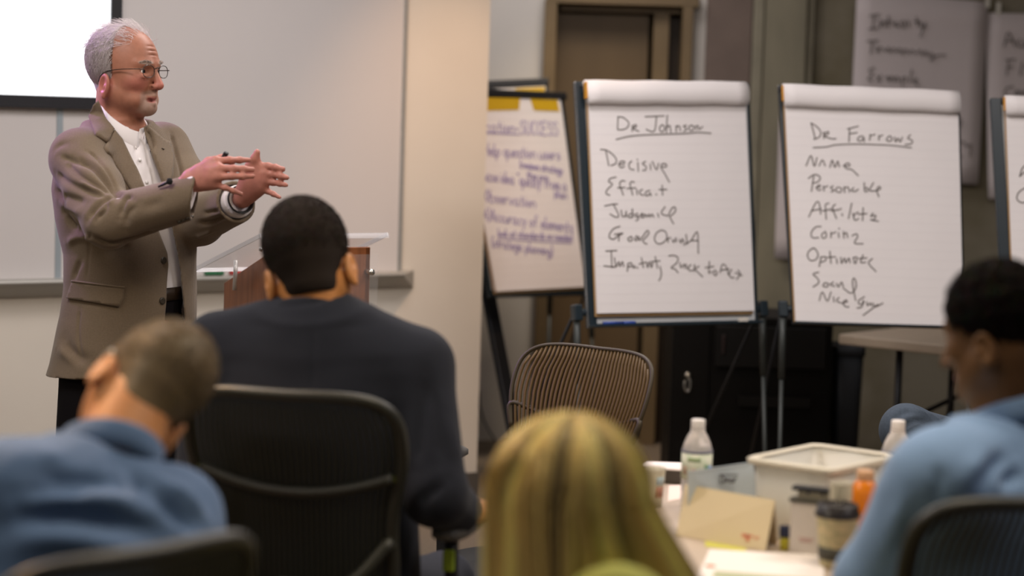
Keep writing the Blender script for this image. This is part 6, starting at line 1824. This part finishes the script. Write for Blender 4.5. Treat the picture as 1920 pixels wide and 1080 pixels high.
# ------------------------------------------------------------------ leaning man in the blue shirt
def leaning_man():
    fw = nrm(A3(-0.42, 0.90, 0))
    J = seat({}, A3(-0.69, 3.05, 0.555), nrm(A3(-0.70, 0.71, 0)))
    J['fwd'] = fw
    J['neck'] = P(196, 864, 3.36)
    J['shL'] = P(5, 930, 3.24); J['shR'] = P(322, 972, 3.44)
    J['elL'] = P(-60, 1085, 3.42); J['elR'] = P(368, 1140, 3.62)
    J['wrL'] = P(40, 1190, 3.62); J['wrR'] = P(300, 1200, 3.80)
    t = thing('person', 'man with cropped brown hair and blue shirt leaning his head to the right', 'person', A3(J['pel'][0], J['pel'][1], 0))
    th = math.radians(34)
    up = nrm((0.60 * CR + 0.80 * CU) * math.cos(th) + CF * math.sin(th)); R = frame(CF * 0.9 - CR * 0.30, up); s = 1.0
    em = P(259, 757, 3.44); O = em - R @ (np.array((0, -0.015, -0.044)) * s)
    def hnd(F):
        for q, sd in (('L', 1), ('R', -1)):
            dv = nrm(J['wr' + q] - J['el' + q]); rest_hand(F, J['wr' + q], dv, A3(0, 0, -1), sd, 0.5)
    make_body(t, J, O, R, s, np.array((0.60, 0.27, 0.115)), 0.011, 0.0038, None, True, dict(ear_z=-0.044), hnd, neck_r=0.060)
    eyes(t, O, R, s)
    cap = hair_cap(O, R, s, 0.005, nape=-0.085, vox=0.0038)
    S = grow(O, R, s, 7000, lambda p: (p[:, 1] < 0.060) & (p[:, 2] > -0.08) & ~((np.abs(p[:, 0]) > 0.052) & (p[:, 2] < -0.005) & (p[:, 1] > -0.035)), 0.011, 3, hair_flow((0, 0.3, -0.5)), 0.8, 0.5, 0.004, 41)
    hair_obj(t, cap, S, 0.0008, np.array((0.190, 0.138, 0.080)), 0.35, capdark=0.9)
    M_BLUE = mat('mid blue shirt cotton', (0.080, 0.150, 0.300), 0.8, noise=0.05, nscale=200, bump=0.1, bscale=700, sheen=0.15)
    simple_trousers(t, J, mat('charcoal trouser wool', (0.02, 0.02, 0.022), 0.9))
    shoes(t, J, mat('black shoe leather', (0, 0, 0)))
    lo, hi = bounds([J[k] for k in ('pel', 'neck', 'shL', 'shR', 'elL', 'elR', 'wrL', 'wrR')], 0.22)
    F = Field(lo, hi, 0.0065)
    upper(F, J, 0.014, arm=(0.064, 0.054, 0.046, 0.038), sh_r=0.052, k=0.06, wide=1.10)
    for q in 'LR':
        dv = nrm(J['wr' + q] - J['el' + q]); F.cut(J['wr' + q] - dv * 0.005, dv, 0.07)
    V, Fc = F.mesh(2)
    V = wobble(V, Fc, 0.004, 16, 51)
    V = folds(V, Fc, [([(60, 895), (130, 900), (200, 905), (225, 915)], 0.014, -0.012), ([(0, 985), (90, 965), (180, 968), (260, 985), (330, 1005)], 0.022, -0.017), ([(20, 960), (100, 935), (200, 940), (280, 955)], 0.018, 0.014),
                      ([(275, 910), (310, 940), (350, 975), (385, 1000)], 0.016, -0.019), ([(290, 895), (340, 930), (390, 975)], 0.014, 0.016), ([(30, 925), (120, 920), (190, 930)], 0.013, -0.013), ([(240, 880), (262, 910), (270, 940)], 0.012, -0.012), ([(215, 870), (222, 900), (225, 925)], 0.008, -0.006), ([(0, 1020), (100, 1010), (200, 1025), (280, 1050)], 0.02, 0.014), ([(50, 855), (130, 850)], 0.016, 0.008)])
    V = wobble(V, Fc, 0.002, 60, 52)
    sh = obj('shirt', (V, Fc), M_BLUE, t)
    Rc = frame(fw, nrm(O - J['neck']) * 0.55 + A3(0.05, -0.03, 0.5))
    obj('shirt_collar', collar(J['neck'] + A3(0.0, 0.004, -0.014), Rc, 0.0735, 0.0745, 0.040, 0.042, 0.016, 0.25, point=0.025, tilt=0.024), M_BLUE, sh)
    q = [O + R @ np.array(p) for p in ((-0.072, 0.100, 0.006), (-0.082, 0.060, 0.006), (-0.086, 0.010, 0.004), (-0.085, -0.014, -0.012))]
    obj('eyeglasses', MB().tube(catmull(q, 5), 0.0022, 8).vf(), mat('pale spectacle frame', (0.65, 0.60, 0.50), 0.3), t)
leaning_man()

# ------------------------------------------------------------------ blonde woman, from behind
def blonde_woman():
    fw = nrm(A3(0.05, 1.0, 0))
    J = seat({}, A3(0.085, 3.12, 0.50), fw)
    d = 3.10
    R = frame(A3(0.05, 1, -0.08), A3(0.05, 0.06, 1)); s = 0.97
    O = P(1067, 966, d)
    J['neck'] = O + A3(-0.0, -0.03, -0.185); J['fwd'] = fw
    c = J['neck']
    J['shL'] = c + A3(-0.165, 0.0, -0.055); J['shR'] = c + A3(0.165, 0.0, -0.055)
    J['elL'] = J['shL'] + A3(-0.045, 0.08, -0.24); J['elR'] = J['shR'] + A3(0.045, 0.08, -0.24)
    J['wrL'] = J['elL'] + A3(0.09, 0.21, -0.02); J['wrR'] = J['elR'] + A3(-0.09, 0.21, -0.02)
    t = thing('person', 'woman with long blonde hair and lime green collar, seen from behind', 'person', A3(J['pel'][0], J['pel'][1], 0))
    def hnd(F):
        for q, sd in (('L', 1), ('R', -1)):
            dv = nrm(J['wr' + q] - J['el' + q]); rest_hand(F, J['wr' + q], dv, A3(0, 0, -1), sd, 0.5, 0.9)
    make_body(t, J, O, R, s, np.array((0.55, 0.30, 0.19)), 0.011, 0.0042, None, True, dict(), hnd, wide=0.86, neck_r=0.046)
    eyes(t, O, R, s)
    M_GREEN = mat('lime green knit', (0.46, 0.47, 0.12), 0.9, bump=0.4, bscale=300)
    lo, hi = bounds([J[k] for k in ('pel', 'neck', 'shL', 'shR', 'elL', 'elR', 'wrL', 'wrR')], 0.2)
    F = Field(lo, hi, 0.008); upper(F, J, 0.012, arm=(0.048, 0.040, 0.036, 0.028), sh_r=0.046, wide=0.88)
    for q in 'LR':
        dv = nrm(J['wr' + q] - J['el' + q]); F.cut(J['wr' + q] - dv * 0.005, dv, 0.07)
    V, Fc = F.mesh(2); V = wobble(V, Fc, 0.004, 20, 61)
    sw = obj('sweater', (V, Fc), M_GREEN, t)
    simple_trousers(t, J, mat('charcoal trouser wool', (0, 0, 0))); shoes(t, J, mat('black shoe leather', (0, 0, 0)))
    # hair: solid mass with strands laid over it
    F = Field(O + A3(-0.24, -0.22, -0.36), O + A3(0.28, 0.16, 0.18), 0.006)
    W = lambda *p: O + R @ (np.array(p, float) * s)
    F.ell(W(0, -0.008, 0.030), (0.100, 0.108, 0.106), R, 0)
    F.cone(W(-0.045, -0.055, 0.0), W(-0.058, -0.065, -0.26), 0.050, 0.036, 0.05); F.cone(W(0.045, -0.055, 0.0), W(0.085, -0.060, -0.26), 0.052, 0.046, 0.05)
    F.cone(W(0.005, -0.055, 0.0), W(0.012, -0.070, -0.16), 0.050, 0.040, 0.05)
    F.cone(W(0.080, -0.01, -0.02), W(0.165, -0.01, -0.25), 0.040, 0.045, 0.04); F.cone(W(-0.080, -0.01, -0.02), W(-0.088, -0.01, -0.25), 0.038, 0.036, 0.04)
    F.ell(W(0, 0.115, -0.06), (0.070, 0.085, 0.13), R, 0.02, 'sub')
    core = F.mesh(2)
    g = np.random.default_rng(77); n = 5200; K = 15
    a = g.uniform(-2.6, 2.6, n)                                    # angle round the head, 0 = back
    u0 = np.abs(g.normal(0.15, 0.42, n)) % 1.25                    # where on the crown-to-side arc the hair starts
    S = np.zeros((n, K, 3)); drop = g.uniform(0.22, 0.34, n)
    lock = np.round(a * 5.5) / 5.5                                  # gather into locks
    a2 = a * 0.55 + lock * 0.45
    for k in range(K):
        tt = k / (K - 1)
        phi = u0 + tt * 2.1
        ph = np.minimum(phi, math.pi / 2)
        fall = np.maximum(phi - math.pi / 2, 0) * (drop / 1.0)
        aa = a + (a2 - a) * tt
        side = np.sin(aa); back = -np.cos(aa)
        rx, ry, rz = np.where(side > 0, 0.110, 0.114), 0.118, 0.115
        out = 1 + 0.10 * tt * np.abs(side)
        x = side * rx * np.sin(ph) * out; y = -0.008 + back * ry * np.sin(ph); z = 0.030 + rz * np.cos(ph)
        x = x + np.where(side > 0, 0.58, -0.02) * side * fall + 0.10 * fall
        y = y - 0.02 * fall * np.cos(aa)
        w = 0.0035 * np.sin(5 * tt + lock * 9 + u0)
        S[:, k] = np.stack([x + w, y + w * 0.5, z - fall], 1)
    S += g.normal(size=(n, 1, 3)) * 0.004
    S = O + (S * s) @ R.T
    lk = np.sin(lock * 7.3) * 0.38 + np.sin(lock * 17.1 + 1) * 0.25
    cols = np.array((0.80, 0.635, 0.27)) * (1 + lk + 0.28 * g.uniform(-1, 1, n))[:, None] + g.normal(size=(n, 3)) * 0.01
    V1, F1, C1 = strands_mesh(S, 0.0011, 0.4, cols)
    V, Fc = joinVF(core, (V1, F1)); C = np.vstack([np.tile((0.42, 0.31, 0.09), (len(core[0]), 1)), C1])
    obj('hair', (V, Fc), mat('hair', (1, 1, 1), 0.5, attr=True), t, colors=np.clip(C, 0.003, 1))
    # hood gathered behind the neck
    q = [P(1070, 1190, d - 0.10), P(1108, 1136, d - 0.155), P(1155, 1115, d - 0.170), P(1205, 1132, d - 0.150), P(1250, 1190, d - 0.09)]
    lo_, hi_ = bounds(q + [J['neck']], 0.12)
    F = Field(lo_, hi_, 0.006)
    F.chain(catmull(q, 4), list(np.interp(np.linspace(0, 1, 17), [0, .3, .5, .7, 1], [.018, .021, .023, .021, .018])), 0.02)
    for k in q: F.cone(k, J['neck'] * 0.6 + k * 0.4 + A3(0, -0.035, -0.09), 0.020, 0.050, 0.06)
    V, Fc = F.mesh(3)
    obj('hood', (wobble(V, Fc, 0.003, 30, 66), Fc), M_GREEN, sw)
blonde_woman()

# ------------------------------------------------------------------ man with curly black hair in the light blue shirt
def curly_man():
    fw = nrm(A3(-0.36, 0.93, 0))
    J = seat({}, A3(0.845, 3.52, 0.555), fw)
    d = 3.60
    up = nrm(A3(-0.16, 0.26, 1)); R = frame(A3(-0.72, 0.68, -0.14), up); s = 0.93
    em = P(1847, 655, d - 0.055); O = em - R @ (np.array((-0.080, -0.015, -0.042)) * s)
    J['fwd'] = fw
    J['neck'] = P(1898, 800, d + 0.02)
    J['shL'] = P(1772, 903, 3.50); J['shR'] = P(2100, 880, 3.58)
    J['elL'] = P(1644, 1092, 3.60); J['elR'] = P(2190, 1120, 3.7)
    J['wrL'] = P(1650, 1112, 3.86); J['wrR'] = P(2080, 1150, 3.95)
    for q in 'LR':
        J['wr' + q][2] = max(J['wr' + q][2], 0.785)
    t = thing('person', 'man with curly black hair in a light blue shirt, turned away at the table', 'person', A3(J['pel'][0], J['pel'][1], 0))
    def hnd(F):
        for q, sd in (('L', 1), ('R', -1)):
            dv = nrm(J['wr' + q] - J['el' + q]); rest_hand(F, J['wr' + q], A3(dv[0], dv[1], 0), A3(0, 0, -1), sd, 0.25)
    make_body(t, J, O, R, s, np.array((0.150, 0.070, 0.026)), 0.011, 0.0036, None, True, dict(ear_z=-0.042, fat=0.003), hnd, wide=1.08, neck_r=0.062)
    eyes(t, O, R, s, (0.03, 0.02, 0.015))
    cap = hair_cap(O, R, s, 0.006, nape=-0.080, vox=0.0040, bumps=0.004)
    S = grow(O, R, s, 6500, lambda p: (p[:, 1] < 0.052) & (p[:, 2] > -0.075) & ~((np.abs(p[:, 0]) > 0.052) & (p[:, 2] < -0.002) & (p[:, 1] > -0.035)), 0.016, 6, lambda q: np.sin(q * 190) + 0.2, 0.7, 1.6, 0.006, 71)
    hair_obj(t, cap, S, 0.0010, np.array((0.012, 0.0085, 0.007)), 0.5, m=M_DHAIR)
    M_LB = mat('light blue shirt cotton', (0.190, 0.315, 0.53), 0.75, noise=0.04, nscale=200, bump=0.1, bscale=700, sheen=0.2)
    simple_trousers(t, J, mat('charcoal trouser wool', (0, 0, 0))); shoes(t, J, mat('black shoe leather', (0, 0, 0)))
    lo, hi = bounds([J[k] for k in ('pel', 'neck', 'shL', 'shR', 'elL', 'elR', 'wrL', 'wrR')], 0.22)
    F = Field(lo, hi, 0.0065)
    upper(F, J, 0.016, arm=(0.066, 0.056, 0.048, 0.034), sh_r=0.056, k=0.07, wide=1.10)
    for q in 'LR':
        dv = nrm(J['wr' + q] - J['el' + q]); F.cut(J['wr' + q] - dv * 0.005, dv, 0.07)
    V, Fc = F.mesh(2); V = wobble(V, Fc, 0.004, 16, 81)
    V = folds(V, Fc, [([(1835, 940), (1850, 895), (1875, 865), (1905, 850)], 0.016, -0.016), ([(1870, 920), (1900, 895), (1930, 880)], 0.014, -0.014), ([(1800, 930), (1830, 880), (1860, 850)], 0.018, 0.010),
                      ([(1700, 900), (1690, 960), (1660, 1020)], 0.02, 0.008), ([(1720, 960), (1700, 1010), (1670, 1060)], 0.014, -0.010), ([(1745, 860), (1760, 900), (1752, 960)], 0.012, -0.006)])
    sh = obj('shirt', (V, Fc), M_LB, t)
    Rc = frame(fw * 0.5 + R[:, 1] * 0.5, nrm(O - J['neck']) * 0.4 + A3(-0.05, 0.05, 0.6))
    obj('shirt_collar', collar(J['neck'] + A3(0.0, 0.004, -0.012), Rc, 0.076, 0.078, 0.044, 0.044, 0.016, 0.22, point=0.03, tilt=0.026), M_LB, sh)
curly_man()

# ------------------------------------------------------------------ person in jeans, only a raised knee in the frame
def jeans_person():
    fw = nrm(A3(-1.0, 0.05, 0))
    J = {}
    K = P(1680, 792, 6.05)
    J['knR'] = K + A3(0.03, 0.0, -0.022)
    J['anR'] = K + A3(0.16, 0.26, -0.33)
    J = seat(J, A3(1.60, 6.20, 0.555), fw)
    J['pel'] = A3(1.60, 6.20, 0.555); J['hipR'] = A3(1.54, 6.12, 0.57)
    J['neck'] = A3(1.76, 6.20, 1.17); J['fwd'] = fw
    J['shL'] = A3(1.74, 6.00, 1.10); J['shR'] = A3(1.74, 6.40, 1.10)
    J['elL'] = A3(1.72, 5.93, 0.84); J['elR'] = A3(1.72, 6.47, 0.84); J['wrL'] = A3(1.62, 5.95, 0.62); J['wrR'] = A3(1.68, 6.70, 0.76)
    # hips: person faces -X, so their right is +Y
    J['hipR'] = A3(1.56, 6.30, 0.57); J['hipL'] = A3(1.56, 6.10, 0.555)
    J['knL'] = A3(1.18, 6.10, 0.53); J['anL'] = A3(1.16, 6.12, 0.085)
    J['hipR'], J['hipL'] = A3(1.56, 6.28, 0.565), A3(1.56, 6.10, 0.555)
    t = thing('person', 'seated person in blue jeans, only a raised knee in the frame', 'person', A3(1.60, 6.20, 0))
    O = A3(1.76, 6.20, 1.34); R = frame(fw, A3(0, 0, 1))
    def hnd(F):
        for q, sd in (('L', 1), ('R', -1)):
            dv = nrm(J['wr' + q] - J['el' + q]); rest_hand(F, J['wr' + q], dv, A3(0, 0, -1), sd, 0.5)
    make_body(t, J, O, R, 1.0, np.array((0.45, 0.24, 0.15)), 0.013, 0.005, None, False, dict(), hnd)
    eyes(t, O, R)
    cap = hair_cap(O, R, 1.0, 0.008, vox=0.006)
    obj('hair', cap, mat('brown hair', (0.06, 0.04, 0.025), 0.6), t)
    lo, hi = bounds([J[k] for k in ('pel', 'neck', 'shL', 'shR', 'elL', 'elR', 'wrL', 'wrR')], 0.2)
    F = Field(lo, hi, 0.012); upper(F, J, 0.012)
    obj('sweater', F.mesh(2), mat('grey knit', (0.10, 0.10, 0.11), 0.9), t)
    lo, hi = bounds([J[k] for k in J if k[:2] in ('hi', 'kn', 'an')] + [J['pel']], 0.22); lo[2] = 0.03
    F = Field(lo, hi, 0.008)
    F.ell(J['pel'] + A3(0, 0, 0.0), (0.17, 0.18, 0.12), None, 0.04)
    for q in 'LR':
        F.cone(J['hip' + q], J['kn' + q], 0.095, 0.072, 0.04); F.cone(J['kn' + q], J['an' + q], 0.070, 0.055, 0.03)
    V, Fc = F.mesh(2); V = folds(V, Fc, [([(1668, 800), (1690, 775), (1720, 770)], 0.012, -0.008), ([(1680, 815), (1710, 790), (1745, 790)], 0.010, -0.008), ([(1700, 765), (1740, 775), (1775, 800)], 0.010, 0.006), ([(1720, 760), (1760, 790)], 0.008, -0.007)]); V = wobble(V, Fc, 0.003, 30, 91)
    obj('jeans', (V, Fc), mat('blue denim', (0.048, 0.066, 0.092), 0.9, noise=0.15, nscale=150, bump=0.2, bscale=500), t)
    shoes(t, J, mat('black shoe leather', (0, 0, 0)))
jeans_person()
